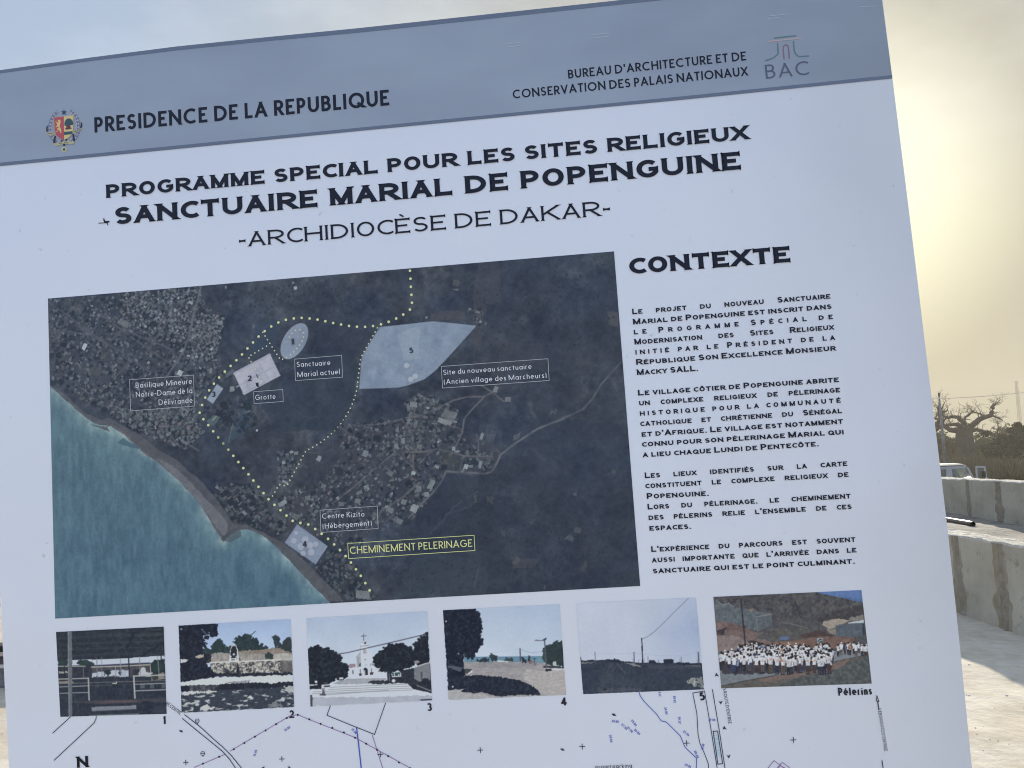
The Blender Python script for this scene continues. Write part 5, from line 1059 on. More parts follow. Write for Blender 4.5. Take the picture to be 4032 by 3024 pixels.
# ------------------------------------------------------------------ site plan printed along the foot
M_PLAN = print_mat("plan_black_ink", ink(44, 48, 72)); M_VIOLET = print_mat("plan_violet_ink", ink(126, 100, 160)); M_BLUE = print_mat("plan_blue_ink", ink(60, 76, 172)); M_CYAN = print_mat("plan_cyan_ink", ink(128, 178, 214)); M_BLACK = print_mat("plan_dot_ink", (.006, .006, .012))
po = empty('site_plan', parent=board); po['label'] = 'line drawing of a site plan along the foot of the board'
def plan(name, m, draw, *jobs):
    mb = MB()
    for q_ in jobs: draw(mb, *q_)
    return mb.build(name, m, po)
for zf, pts, w_ in ((zc, [(212, 916), (62, 1054)], 3), (zc, [(434, 908), (432, 930), (416, 966), (74, 1286)], 3), (zc, [(1188, 897), (1320, 1000), (1440, 1110), (1510, 1170), (1590, 1250), (1670, 1350), (1700, 1400)], 3), (zc, [(1168, 929), (1290, 1030), (1420, 1135), (1505, 1205), (1570, 1275), (1640, 1380)], 3),
   (zd, [(299, 846), (272, 920), (500, 1013), (642, 1069), (728, 825)], 2.8), (ze, [(957, 726), (877, 740), (905, 880), (913, 1020), (925, 1080), (960, 1160), (984, 1225), (985, 1290)], 2.6), (ze, [(957, 726), (1000, 980), (1040, 1230), (1048, 1290)], 2.6), (ze, [(1011, 717), (1060, 1010), (1096, 1250), (1100, 1290)], 2.8), (ze, [(1016, 1001), (1046, 998), (1080, 1220), (1048, 1224), (1016, 1001)], 3), (ze, [(2164, 1199), (2178, 1290)], 3)):
    plan('plan_line', M_PLAN, line, (zf(pts), w_))
for zf, x, y in ((zc, 1197, 1306), (zc, 2017, 1275), (zd, 687, 1224), (zd, 1464, 1191), (ze, 125, 1104), (ze, 835, 1081), (ze, 1561, 1059)):
    k = 21 if zf is not ze else 19
    plan('plan_cross', M_PLAN, line, (zf([(x-k, y+1), (x+k, y-1)]), 2.6), (zf([(x-1, y-k), (x+2, y+k)]), 2.6, .00106))
for x, y in ((1040, 617), (1093, 978)): plan('plan_arrow', M_PLAN, flat, (ze([(x-3, y-15), (x+16, y+12), (x+1, y+5), (x-13, y+12)]),))
for x, y in ((1066, 805), (1120, 1172)): plan('plan_arrow', M_PLAN, flat, (ze([(x+3, y+13), (x-14, y-10), (x, y-5), (x+15, y-14)]),))
plan('plan_arrow', M_PLAN, line, (zg([(1898, 112), (1892, 172), (1922, 180), (1898, 112)]), 2.6), (zg([(1907, 180), (1920, 262)]), 3.6))
for zf, x, y in ((zc, 1295, 950), (zc, 1342, 1228)):
    plan('plan_symbol', M_PLAN, line, (zf([(x+17*math.cos(i*.524), y+17*math.sin(i*.524)) for i in range(13)]), 2), (zf([(x-14, y), (x+14, y)]), 2, .00104), (zf([(x, y+17), (x+4, y+26)]), 3))
for zf, x, y in ((zc, 1155, 1038), (zd, 2100, 1187), (ze, 338, 888)): plan('plan_symbol', M_PLAN, line, (zf([(x-8, y-4), (x+8, y-2)]), 5), (zf([(x-2, y+4), (x+16, y+5)]), 3))
plan('plan_arrow', M_PLAN, flat, (zc([(1850, 1345), (1872, 1338), (1862, 1360), (1845, 1362)]),)); plan('plan_arrow', M_PLAN, flat, (zc([(2065, 1336), (2088, 1342), (2095, 1362), (2078, 1356)]),))
vm = MB()
del vm
for q_ in (zc([(1272, 1346), (1530, 1236)]), zc([(1575, 1208), (2090, 905), (2155, 897), (2230, 930)])+zd([(490, 1093), (662, 1188), (920, 1331), (1000, 1376)]), zd([(624, 1073), (710, 1345)])): plan('plan_line', M_VIOLET, line, (q_, 2.5))
vm = MB()
for a in (((650, 943), (720, 856), (836, 943)), ((755, 943), (816, 877), (905, 943)), ((770, 943), (790, 912), (850, 943))): line(vm, zg(a), 2.4)
vm.build("plan_line", M_VIOLET, po)["label"] = "violet boundary lines"
vm = MB()
for x, y in zc([(1345, 1314), (1483, 1255), (1608, 1191), (1698, 1138), (1788, 1084), (1879, 1031), (1969, 977), (2060, 925), (2154, 898)])+zd([(46, 917), (135, 951), (223, 986), (314, 1018), (404, 1053), (491, 1094), (577, 1141), (662, 1188), (748, 1237), (832, 1286), (919, 1331)]): disc(vm, (x, y), 3.8, .0012, 10)
vm.build("plan_dot", M_BLACK, po)["label"] = "row of black boundary dots"
vm = MB()
plan('plan_line', M_BLUE, line, (zd([(502, 1015), (520, 1160), (540, 1345)]), 4.6)); line(vm, ze([(512, 735), (520, 760), (545, 796), (632, 885), (662, 929), (698, 938), (792, 1031), (825, 1110), (903, 1183), (900, 1290)]), 2.8)
NB = dict(w=.17, gap=.14, z=.0011)
for s_, zf, x0, y0, x1, y1 in (("34.00", zc, 2044, 1042, 2092, 1010), ("35.00", zc, 1790, 1256, 1808, 1202), ("35.00", zd, 458, 1030, 494, 1068), ("28.00", ze, 326, 938, 372, 944), ("25.00", ze, 456, 928, 486, 968), ("27.50", ze, 388, 956, 424, 992), ("27.00", ze, 426, 976, 462, 1012), ("26.00", ze, 474, 992, 512, 1026), ("29.00", ze, 308, 1026, 316, 1076), ("24.00", ze, 682, 838, 692, 886), ("27.00", ze, 796, 948, 794, 902), ("26.00", ze, 762, 806, 760, 760), ("23.0", ze, 662, 762, 658, 732), ("27.50", ze, 808, 1004, 846, 1036), ("28.00", ze, 884, 1136, 906, 1184), ("30.00", ze, 948, 1130, 958, 1088), ("29.00", ze, 820, 1232, 862, 1252), ("29.00", ze, 984, 930, 1030, 932)):
    text(vm, s_, P(zf, x0, y0), P(zf, x1, y1), 9.5, **NB)
vm.build("plan_line", M_BLUE, po)["label"] = "blue contour lines and levels"
vm = MB()
text(vm, "VOIE BITUMEE", P(ze, 1018, 1010), P(ze, 1046, 1180), 14, w=.09, gap=.16, z=.0011)
vm.build("plan_lettering", M_CYAN, po)["label"] = "VOIE BITUMEE in pale blue"
TX = dict(w=.125, gap=.22, z=.0011)
for s_, p_0, p_1, c_, kw in (("S ROUTE D’ENTREE", P(zg, 133, 34), P(zg, 198, 434), 13, TX), ("VERS ROUTE D’ENTREE", P(zg, 1908, 258), P(zg, 1984, 748), 13, TX), ("VE CENTRE", P(zc, 1024, 808), P(zc, 1146, 898), 14, TX),
        ("projet parking", P(ze, 216, 1256), P(ze, 464, 1246), 16, TX), ("N", P(zc, 270, 1350), P(zc, 366, 1344), 41, dict(w=.22, wide=True, flare=.04))):
    o = lettering("plan_lettering", s_+" in black on the plan", M_BLACK, [((s_, p_0, p_1, c_), kw)], po)
# ink smudge left of the title
vm = MB()
for a, b, w_ in (((62, 678), (118, 674), 3), ((94, 650), (98, 668), 4), ((100, 670), (126, 668), 6), ((114, 676), (120, 690), 3), ((92, 660), (102, 660), 3)): line(vm, zA([a, b]), w_)
vm.build("ink_smudge", M_INK, board)

# ------------------------------------------------------------------ state emblem in the header
zq = Z(160, 410, 200, 1580)
em = empty("emblem", parent=board); em["label"] = "coat of arms with a red and yellow shield in a silver wreath"
def epart(name, col, polys=(), lines=(), z=.0011, lw=1.6):
    mb = MB()
    for q_ in polys: flat(mb, zq(q_), z)
    for q_ in lines: line(mb, zq(q_), lw, z)
    return mb.build(name, print_mat(name+"_ink", col), em)
leaves = []; dark = []
def frond(pts, side):
    for i in range(len(pts)-1):
        (xa, ya), (xb, yb) = pts[i], pts[i+1]; L = math.hypot(xb-xa, yb-ya); dx, dy = (xb-xa)/L, (yb-ya)/L
        for sd in (-1, 1):
            nx, ny = -dy*sd, dx*sd; bx, by = xa, ya
            tip = (bx+dx*62+nx*66, by+dy*62+ny*66)
            leaves.append([(bx, by), (bx+dx*10+nx*46, by+dy*10+ny*46), tip, (bx+dx*58+nx*18, by+dy*58+ny*18)])
            dark.append([(bx, by), tip])
frond([(600, 1190), (500, 1150), (420, 1080), (365, 990), (335, 890), (325, 780), (330, 670), (348, 565), (385, 460), (435, 370), (500, 290), (570, 235)], 0)
frond([(850, 1180), (960, 1130), (1050, 1060), (1110, 970), (1145, 870), (1160, 760), (1160, 650), (1145, 545), (1115, 440), (1070, 345), (1010, 265), (940, 205)], 0)
for pts_ in ([(470, 1170), (390, 1080), (335, 990), (300, 890), (290, 780), (296, 660), (320, 550), (365, 440), (430, 340), (520, 260)], [(990, 1150), (1080, 1060), (1140, 970), (1178, 870), (1192, 750), (1188, 640), (1165, 530), (1125, 420), (1060, 320), (970, 225)]):
    epart("wreath", ink(96, 106, 140), (), [pts_], .0008, 14)
epart("wreath", ink(166, 174, 202), leaves, (), .0009)
epart("wreath_line", ink(78, 88, 124), (), dark, .0010, 1.5)
epart("ribbon", ink(44, 42, 66), [[(180, 780), (195, 700), (235, 660), (225, 760), (240, 870), (190, 860)], [(1255, 545), (1300, 600), (1306, 680), (1270, 760), (1235, 750), (1260, 650)], [(440, 1000), (490, 990), (470, 1200), (410, 1240), (400, 1180)], [(1000, 930), (1050, 930), (1085, 1160), (1005, 1150)], [(640, 1110), (700, 1130), (690, 1175), (640, 1170)], [(780, 1110), (850, 1080), (820, 1150), (780, 1160)]], (), .0011)
epart("ribbon", ink(150, 152, 134), [[(190, 870), (440, 905), (450, 970), (230, 975)], [(1020, 860), (1270, 745), (1290, 800), (1030, 920)], [(400, 1230), (560, 1215), (720, 1160), (900, 1165), (1070, 1165), (1030, 1240), (950, 1265), (840, 1245), (640, 1270), (500, 1310), (440, 1280)]], (), .0012)["label"] = "pale gold motto ribbon"
for l_ in ([(230, 915), (420, 940)], [(1070, 870), (1250, 790)], [(590, 1230), (690, 1215)], [(750, 1205), (870, 1215)]): epart("ribbon_line", ink(84, 88, 92), (), [l_], .0013, 3.2)
epart("shield", ink(150, 144, 96), [[(425, 420), (1040, 350), (1030, 820), (985, 960), (880, 1060), (740, 1125), (590, 1060), (480, 950), (440, 800)]], (), .0012)
epart("shield_field", ink(148, 72, 90), [[(434, 428), (733, 392), (742, 1135), (600, 1060), (492, 955), (448, 800)]], (), .0013)["label"] = "red half of the shield"
epart("shield_field", ink(172, 166, 132), [[(735, 392), (1032, 358), (1022, 820), (975, 950), (870, 1050), (745, 1120)]], (), .0013)["label"] = "yellow half of the shield"
epart("shield_lion", ink(180, 168, 122), [[(545, 505), (600, 490), (632, 520), (630, 600), (610, 640), (605, 700), (640, 780), (662, 840), (650, 900), (620, 915), (625, 860), (580, 820), (530, 800), (540, 760), (590, 730), (540, 700), (510, 730), (470, 720), (520, 680), (520, 620), (475, 540), (490, 535), (530, 590), (570, 560), (545, 530)], [(485, 850), (560, 830), (555, 858), (490, 862)]], (), .0014)
epart("shield_tree", ink(46, 74, 92), [[(755, 680), (752, 590), (780, 520), (830, 462), (900, 450), (960, 470), (1010, 530), (1028, 600), (1018, 655), (900, 665), (820, 685)], [(742, 870), (860, 862), (1005, 848), (985, 945), (860, 955), (745, 970)]], (), .0014)["label"] = "green tree above a wavy band"
epart("shield_tree", ink(84, 56, 76), [[(815, 680), (940, 660), (940, 720), (985, 770), (900, 790), (830, 805), (760, 785), (810, 740)]], (), .00145)["label"] = "brown baobab trunk"
epart("star", ink(40, 62, 86), [[(735+(98 if i % 2 == 0 else 40)*math.sin(i*math.pi/5+.02), 262-(100 if i % 2 == 0 else 40)*math.cos(i*math.pi/5+.02)) for i in range(10)]], (), .0012)
epart("medal", ink(158, 162, 140), [[(741+(102 if i % 2 == 0 else 76)*math.sin(i*math.pi/10), 1415-(92 if i % 2 == 0 else 70)*math.cos(i*math.pi/10)) for i in range(20)]], (), .0011)
epart("medal_centre", ink(48, 50, 76), [[(741+38*math.sin(i*math.pi/8), 1416-38*math.cos(i*math.pi/8)) for i in range(16)], [(700, 1240), (785, 1235), (765, 1300), (740, 1312), (715, 1300)]], (), .0013)

# ------------------------------------------------------------------ ground
def on_z(px, py, z=0.0):
    d = ray(px, py); t = (z-EYE.z)/d.z; return EYE+d*t
def along(px, py, dist):                      # a point seen there at the given distance ahead
    d = ray(px, py); return EYE+d*(dist/d.y)
def ground_h(x, y):
    r = math.hypot(x, y); t = min(1, max(0, (y-22)/12.0)); t = t*t*(3-2*t)
    h = -0.42*t
    n = math.sin(x*1.7+.6*math.sin(y*1.3))*math.cos(y*1.9+x*.4)*.012+math.sin(x*4.3+y*2.1)*math.sin(y*5.1-x*1.7)*.006
    return h+n*max(0.0, 1-r/40)
def ground_b(t, p):
    g = t.nodes; k = t.links
    tc = g.new("ShaderNodeTexCoord")
    def nz(sc, det, ro=.55):
        n = g.new("ShaderNodeTexNoise"); n.inputs['Scale'].default_value = sc; n.inputs['Detail'].default_value = det; n.inputs['Roughness'].default_value = ro; k.new(tc.outputs['Object'], n.inputs['Vector']); return n.outputs['Fac']
    def ramp(f, a, ca, b, cb):
        r = g.new("ShaderNodeValToRGB"); e = r.color_ramp.elements; e[0].position = a; e[0].color = (*ca, 1); e[1].position = b; e[1].color = (*cb, 1); k.new(f, r.inputs[0]); return r.outputs[0]
    def mix(f, a, b, mode='MIX'):
        m = g.new("ShaderNodeMix"); m.data_type = 'RGBA'; m.blend_type = mode
        if hasattr(f, 'links'): k.new(f, m.inputs[0])
        else: m.inputs[0].default_value = f
        k.new(a, m.inputs[6]); k.new(b, m.inputs[7]); return m.outputs[2]
    c1 = ramp(nz(1.4, 8), .36, (.52, .455, .355), .64, (.66, .61, .51))
    c2 = ramp(nz(9, 8, .65), .35, (.78, .77, .75), .62, (1, 1, 1))
    c = mix(.75, c1, c2, 'MULTIPLY')
    far = ramp(nz(.35, 6), .4, (.20, .155, .10), .62, (.28, .225, .15))
    sp = g.new("ShaderNodeSeparateXYZ"); k.new(tc.outputs['Object'], sp.inputs[0])
    mr = g.new("ShaderNodeMapRange"); mr.inputs['From Min'].default_value = 26; mr.inputs['From Max'].default_value = 48; k.new(sp.outputs['Y'], mr.inputs[0])
    k.new(mix(mr.outputs[0], c, far), p.inputs['Base Color'])
    b = g.new("ShaderNodeBump"); b.inputs['Strength'].default_value = .45; b.inputs['Distance'].default_value = .012; k.new(nz(16, 10, .62), b.inputs['Height'])
    b2 = g.new("ShaderNodeBump"); b2.inputs['Strength'].default_value = .4; b2.inputs['Distance'].default_value = .045; k.new(nz(3.2, 5, .5), b2.inputs['Height']); k.new(b.outputs[0], b2.inputs['Normal']); k.new(b2.outputs[0], p.inputs['Normal'])
M_GROUND = mat("dusty_ground", (.5, .48, .44), .95, .1, ground_b)
def axis(fine, step, far): 
    a = list(np.arange(-fine, fine+.01, step)); s_ = fine
    while s_ < far: s_ *= 1.35; a = [-s_]+a+[s_]
    return a
gx = axis(16, .16, 5200); gy_ = [y+9 for y in axis(16, .16, 5200)]
gm = MB(); nx = len(gx)
gm.v = [(x, y, ground_h(x, y)) for y in gy_ for x in gx]
gm.f = [(j*nx+i, j*nx+i+1, (j+1)*nx+i+1, (j+1)*nx+i) for j in range(len(gy_)-1) for i in range(nx-1)]; gm.mi = [0]*len(gm.f)
gr = gm.build("ground", M_GROUND, None, True); tag(gr, "pale dusty building site ground running to dry brown land", "ground", kind="structure")

# ------------------------------------------------------------------ the two low concrete walls
def concrete_b(t, p):
    g = t.nodes; k = t.links; tc = g.new("ShaderNodeTexCoord")
    def nz(sc, det, stretch=None, ro=.6):
        v = tc.outputs['Object']
        if stretch:
            m = g.new("ShaderNodeMapping"); m.inputs['Scale'].default_value = stretch; k.new(v, m.inputs[0]); v = m.outputs[0]
        n = g.new("ShaderNodeTexNoise"); n.inputs['Scale'].default_value = sc; n.inputs['Detail'].default_value = det; n.inputs['Roughness'].default_value = ro; k.new(v, n.inputs['Vector']); return n.outputs['Fac']
    def ramp(f, a, ca, b, cb):
        r = g.new("ShaderNodeValToRGB"); e = r.color_ramp.elements; e[0].position = a; e[0].color = (*ca, 1); e[1].position = b; e[1].color = (*cb, 1); k.new(f, r.inputs[0]); return r.outputs[0]
    base = ramp(nz(1.6, 7), .36, (.315, .288, .225), .64, (.43, .402, .322))
    spots = ramp(nz(7, 4), .30, (.55, .55, .54), .40, (1, 1, 1))
    m = g.new("ShaderNodeMix"); m.data_type = 'RGBA'; m.blend_type = 'MULTIPLY'; m.inputs[0].default_value = .8; k.new(base, m.inputs[6]); k.new(spots, m.inputs[7])
    k.new(m.outputs[2], p.inputs['Base Color'])
    b = g.new("ShaderNodeBump"); b.inputs['Strength'].default_value = .5; b.inputs['Distance'].default_value = .02; k.new(nz(22, 9), b.inputs['Height']); k.new(b.outputs[0], p.inputs['Normal'])
M_CONC = mat("grey_concrete", (.3, .3, .28), .9, .15, concrete_b)
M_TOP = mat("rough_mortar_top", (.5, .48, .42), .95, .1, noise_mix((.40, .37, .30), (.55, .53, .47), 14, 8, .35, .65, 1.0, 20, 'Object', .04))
M_STAIN = mat("mortar_run", (.25, .22, .17), .95, .1, noise_mix((.205, .178, .13), (.285, .25, .195), 12, 7, bump=.7, bscale=30, dist=.02))
M_STAIN2 = mat("rusty_stain", (.25, .22, .15), .95, .1, noise_mix((.24, .20, .13), (.30, .275, .22), 9, 7, bump=.4, bscale=30, dist=.02))
def wall(name, label, a, b, top_px, thick, stains, ext0, ext1, seed, ragged=.012, z0=0.0):
    """base line through photo points a, b on the ground; height from the top edge above b"""
    A_, B_ = on_z(*a, z0), on_z(*b, z0); d = (B_-A_).normalized(); n = Vector((-d.y, d.x, 0)); 
    if n.y < 0: n = -n
    # height: where the view ray of the top edge meets the wall's front plane
    r = ray(*top_px); t = (A_-EYE).dot(n)/r.dot(n); hgt = (EYE+r*t).z-z0
    root = empty(name, A_, (0, 0, math.atan2(d.y, d.x))); tag(root, label, "concrete wall", "low concrete walls")
    q = random.Random(seed); mb = MB(); N_ = 120; L0, L1 = -ext0, (B_-A_).length+ext1
    y1 = thick
    rows = []
    for i in range(N_+1):
        x = L0+(L1-L0)*i/N_; w_ = q.uniform(-1, 1)*ragged; w2 = q.uniform(-1, 1)*ragged
        rows.append([(x, 0, -.4-z0), (x, w_*.3, hgt-.018+w2*.5), (x, .012+w_*.5, hgt+w2), (x, y1*.4, hgt+.006+q.uniform(-1, 1)*ragged), (x, y1*.75, hgt+.004+q.uniform(-1, 1)*ragged), (x, y1-.01, hgt+q.uniform(-1, 1)*ragged), (x, y1, hgt-.02), (x, y1, -.4-z0)])
    for i in range(N_):
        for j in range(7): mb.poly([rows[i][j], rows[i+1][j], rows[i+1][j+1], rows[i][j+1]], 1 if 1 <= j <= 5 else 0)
    mb.poly(rows[0][::-1]); mb.poly(rows[-1])
    w_o = mb.build("wall_body", [M_CONC, M_TOP], root)
    for px, py, w0, kind in stains:           # runs of mortar down the joints
        r = ray(px, py); t = (A_-EYE).dot(n)/r.dot(n); x = (EYE+r*t-A_).dot(d)
        sm = MB(); m_ = 16; pr = []
        for i in range(m_+1):
            z = hgt*(1-i/m_)-.01*(i == 0); bulge = 1+.55*math.exp(-((i/m_-.72)/.13)**2)+q.uniform(-.16, .16)
            s_ = q.uniform(-.10, .10)*w0
            pr.append((x-w0/2*bulge+s_, x+w0/2*bulge+s_, z))
        for i in range(m_):
            a_, b_ = pr[i], pr[i+1]; c0, c1 = (a_[0]+a_[1])/2, (b_[0]+b_[1])/2; th = .022 if kind == 0 else .006
            e = .002
            sm.poly([(a_[0], -e, a_[2]), (c0, -th, a_[2]), (c1, -th, b_[2]), (b_[0], -e, b_[2])]); sm.poly([(c0, -th, a_[2]), (a_[1], -e, a_[2]), (b_[1], -e, b_[2]), (c1, -th, b_[2])])
        sm.build("mortar_joint", M_STAIN if kind == 0 else M_STAIN2, root, True)
    return root, A_, d, n, hgt
STRIP_Z = .52                                   # ground level between the walls, raised so the far wall's shadow covers it
near = wall("low_wall", "nearer low concrete wall with brown mortar runs and a rough sunlit top", (3772, 2412), (4032, 2504), (4032, 2153), .30,
     [(3778, 2250, .085, 0), (3768, 2200, .17, 1), (3948, 2300, .095, 0), (3940, 2260, .19, 1), (4075, 2350, .1, 0)], 9.0, 6.0, 3)
far = wall("low_wall", "farther low concrete wall below the van and bare baobab", (3827, 2037), (4032, 2068), (4032, 1899), .34,
     [(3812, 1950, .13, 0), (3932, 1960, .19, 0), (3700, 1950, .2, 0), (4060, 1960, .2, 0)], 14.0, 9.0, 8, .012, STRIP_Z)
# pipe lying between the walls
M_PIPE = mat("black_pipe", (.035, .035, .037), .35, .5); M_PIPE_IN = mat("pipe_bore", (.01, .01, .01), .9, .1)
def pipe(name, label, p0, p1, r, m):
    root = empty(name, p0); tag(root, label, "pipe"); p0 = Vector(p0); p1 = Vector(p1)
    d = p1-p0; mb = MB(); mb.tube([Vector((0, 0, 0)), d], r, 20, False); u_ = d.normalized()
    mb.tube([d, d-u_*.001, d-u_*.5], [r*.86, r*.86, r*.86], 20, False, 1)
    # rim
    a = u_.cross(Vector((0, 0, 1))).normalized(); b = u_.cross(a)
    for k in range(20):
        t0, t1 = 2*math.pi*k/20, 2*math.pi*(k+1)/20
        f = lambda t, q: d+(a*math.cos(t)+b*math.sin(t))*q
        mb.poly([f(t0, r), f(t1, r), f(t1, r*.86), f(t0, r*.86)])
    mb.build("pipe_body", [m, M_PIPE_IN], root, True); return root
# the raised strip of earth between them
(_, An, dn, nn, _h), (_, Af, df, nf, _h2) = near, far
nn, nf = -nn, -nf                            # both normals point away from the camera's side
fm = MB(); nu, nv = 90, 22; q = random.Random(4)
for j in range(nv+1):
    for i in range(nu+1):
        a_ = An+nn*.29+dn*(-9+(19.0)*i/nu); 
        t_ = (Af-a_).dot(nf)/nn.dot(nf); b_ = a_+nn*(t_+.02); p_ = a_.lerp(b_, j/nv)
        fm.v.append((p_.x, p_.y, STRIP_Z+q.uniform(-.012, .012)+.03*math.sin(p_.x*2.1)*math.sin(p_.y*1.7)))
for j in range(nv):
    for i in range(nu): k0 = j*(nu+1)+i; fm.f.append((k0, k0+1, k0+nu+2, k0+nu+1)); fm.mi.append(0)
tag(fm.build("raised_strip", mat("grey_soil", (.2, .19, .17), .95, .1, noise_mix((.20, .185, .16), (.30, .28, .24), 3, 8, bump=.6, bscale=14, dist=.03)), None, True), "strip of grey earth filled in between the two low walls", "ground", kind="structure")  # soil set darker than the open ground around it
PR = .040
e0 = on_z(3832, 2078, STRIP_Z); e0.z = STRIP_Z+PR+.012; e1 = on_z(3690, 2052, STRIP_Z); e1.z = e0.z
dirp = (e0-e1).normalized(); e1 = e0-dirp*2.6
pipe("drain_pipe", "black pipe with an open end lying behind the nearer wall", e1, e0, PR, M_PIPE)
# left of the board: steel sections lying on the ground
M_STEEL = mat("dull_steel", (.16, .16, .16), .5, .4, noise_mix((.10, .10, .10), (.26, .25, .24), 14, 6, bump=.2)); M_DARKST = mat("dark_steel", (.05, .045, .045), .6, .3); M_PINK = mat("red_oxide_steel", (.16, .12, .115), .6, .3)
L_ = on_z(8, 2712); Rr = on_z(8, 2680)
def beam(label, y0, z0, hy, hz, m, x0=-3.2, x1=1.4):
    mb = MB(); t = .008
    mb.box((x0, -hy/2, hz-t), (x1, hy/2, hz)); mb.box((x0, -t/2, t), (x1, t/2, hz-t)); mb.box((x0, -hy/2, 0), (x1, hy/2, t))
    o = mb.build("steel_beam", m); o.location = (L_.x+.2, y0, z0); tag(o, label, "steel beam", "steel beams lying left of the board"); return o
beam("mottled grey steel beam lying nearest the board on the left", L_.y+.06, 0.0, .12, .16, M_STEEL)
beam("dark steel beam behind the mottled one at the left edge", L_.y+.32, 0.0, .14, .20, M_PINK)
beam("black steel beam farthest back at the left edge", L_.y+.62, 0.0, .14, .22, M_DARKST)

# ------------------------------------------------------------------ van behind the far wall
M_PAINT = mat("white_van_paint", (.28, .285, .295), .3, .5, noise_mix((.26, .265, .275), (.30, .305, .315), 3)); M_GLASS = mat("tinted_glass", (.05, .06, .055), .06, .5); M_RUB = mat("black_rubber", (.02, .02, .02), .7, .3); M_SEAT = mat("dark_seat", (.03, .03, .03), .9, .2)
M_GLASS.node_tree.nodes["Principled BSDF"].inputs["Transmission Weight"].default_value = .85
M_GLASS.node_tree.nodes["Principled BSDF"].inputs["Base Color"].default_value = (.55, .6, .55, 1)
M_GLASS.node_tree.nodes["Principled BSDF"].inputs["IOR"].default_value = 1.05
VD = 34.0; ref = along(3832, 1868, VD)        # foot of the front pillar where the wall hides it
vg = ground_h(ref.x, ref.y)
van = empty("van", (ref.x-.12, ref.y+.6, vg), (0, 0, rad(-8))); tag(van, "white van with side windows parked behind the farther concrete wall", "van")
HT = along(3806, 1823, VD).z-vg               # roof height
def prism(mb, prof, y0, y1, mi=0):            # profile in x, z between two sides
    n = len(prof); v0 = len(mb.v); mb.v += [(x, y0, z) for x, z in prof]+[(x, y1, z) for x, z in prof]
    mb.f.append(tuple(v0+i for i in range(n))); mb.mi.append(mi); mb.f.append(tuple(v0+n+i for i in reversed(range(n)))); mb.mi.append(mi)
    for i in range(n): j = (i+1) % n; mb.f.append((v0+i, v0+n+i, v0+n+j, v0+j)); mb.mi.append(mi)
bw = .84; sill = HT-.72
bm1 = MB()
prism(bm1, [(-3.55, .32), (.85, .32), (.95, .5), (.9, .82), (.62, sill-.06), (.1, sill), (-3.6, sill), (-3.62, .8)], -bw, bw)
bm1.build("body", M_PAINT, van)
# roof: cambered shell
rf = MB(); xs = [-3.55, -3.3, -2.4, -1.2, -.36, -.2, -.1]
for i in range(len(xs)-1):
    for j in range(8):
        def pt(x, k):
            y = -bw*.94+2*bw*.94*k/8; dz = -.10*abs(y/bw)**3-(.05 if x > -.15 else (.015 if x > -.3 else 0))-(.05 if x < -3.5 else 0)
            return (x, y, HT+dz)
        rf.poly([pt(xs[i], j), pt(xs[i+1], j), pt(xs[i+1], j+1), pt(xs[i], j+1)])
for y_s in (-1, 1):
    y = y_s*bw*.94
    rf.poly([(-3.55, y, HT-.13), (-.16, y, HT-.13), (-.10, y, HT-.24), (-3.55, y_s*bw*.97, HT-.26)])
rf.poly([(-.10, -bw*.94, HT-.15), (-.10, bw*.94, HT-.15), (-.06, bw*.95, HT-.22), (-.06, -bw*.95, HT-.22)])
rf.build("roof", M_PAINT, van, True)
for y_s in (-1, 1):
    y0, y1 = sorted((y_s*bw*.93, y_s*bw*.985))
    for pf in [[(x0, sill-.01), (x1, sill-.01), (x1, HT-.2), (x0, HT-.2)] for x0, x1 in ((-3.6, -3.4), (-2.5, -2.36), (-1.32, -1.2), (-.98, -.74))]+[[(.08, sill-.01), (.17, sill-.01), (-.06, HT-.19), (-.15, HT-.19)]]:
        pi_ = MB(); prism(pi_, pf, y0, y1); pi_.build("pillar", M_PAINT, van)
for y_s in (-1, 1):
    for x0, x1 in ((-3.38, -2.51), (-2.35, -1.33), (-1.19, -.99)):
        w_ = MB(); w_.poly([(x0, y_s*bw*.95, sill), (x1, y_s*bw*.95, sill), (x1, y_s*bw*.94, HT-.2), (x0, y_s*bw*.94, HT-.2)]); wo = w_.build("window", M_GLASS, van)
    w_ = MB(); w_.poly([(-.73, y_s*bw*.95, sill), (.07, y_s*bw*.95, sill), (-.14, y_s*bw*.94, HT-.2), (-.73, y_s*bw*.94, HT-.2)]); w_.build("window", M_GLASS, van)
w_ = MB(); w_.poly([(.15, -bw*.93, sill), (.15, bw*.93, sill), (-.08, bw*.92, HT-.2), (-.08, -bw*.92, HT-.2)]); w_.build("windscreen", M_GLASS, van)
for sx_ in (-1.28, -2.3, -3.1):
    for sy_ in (-.45, .42):
        st_ = MB(); st_.tube([(sx_, sy_, .9), (sx_+.02, sy_, HT-.42), (sx_, sy_, HT-.24)], [.24, .22, .12], 10); st_.build("seat", M_SEAT, van, True)
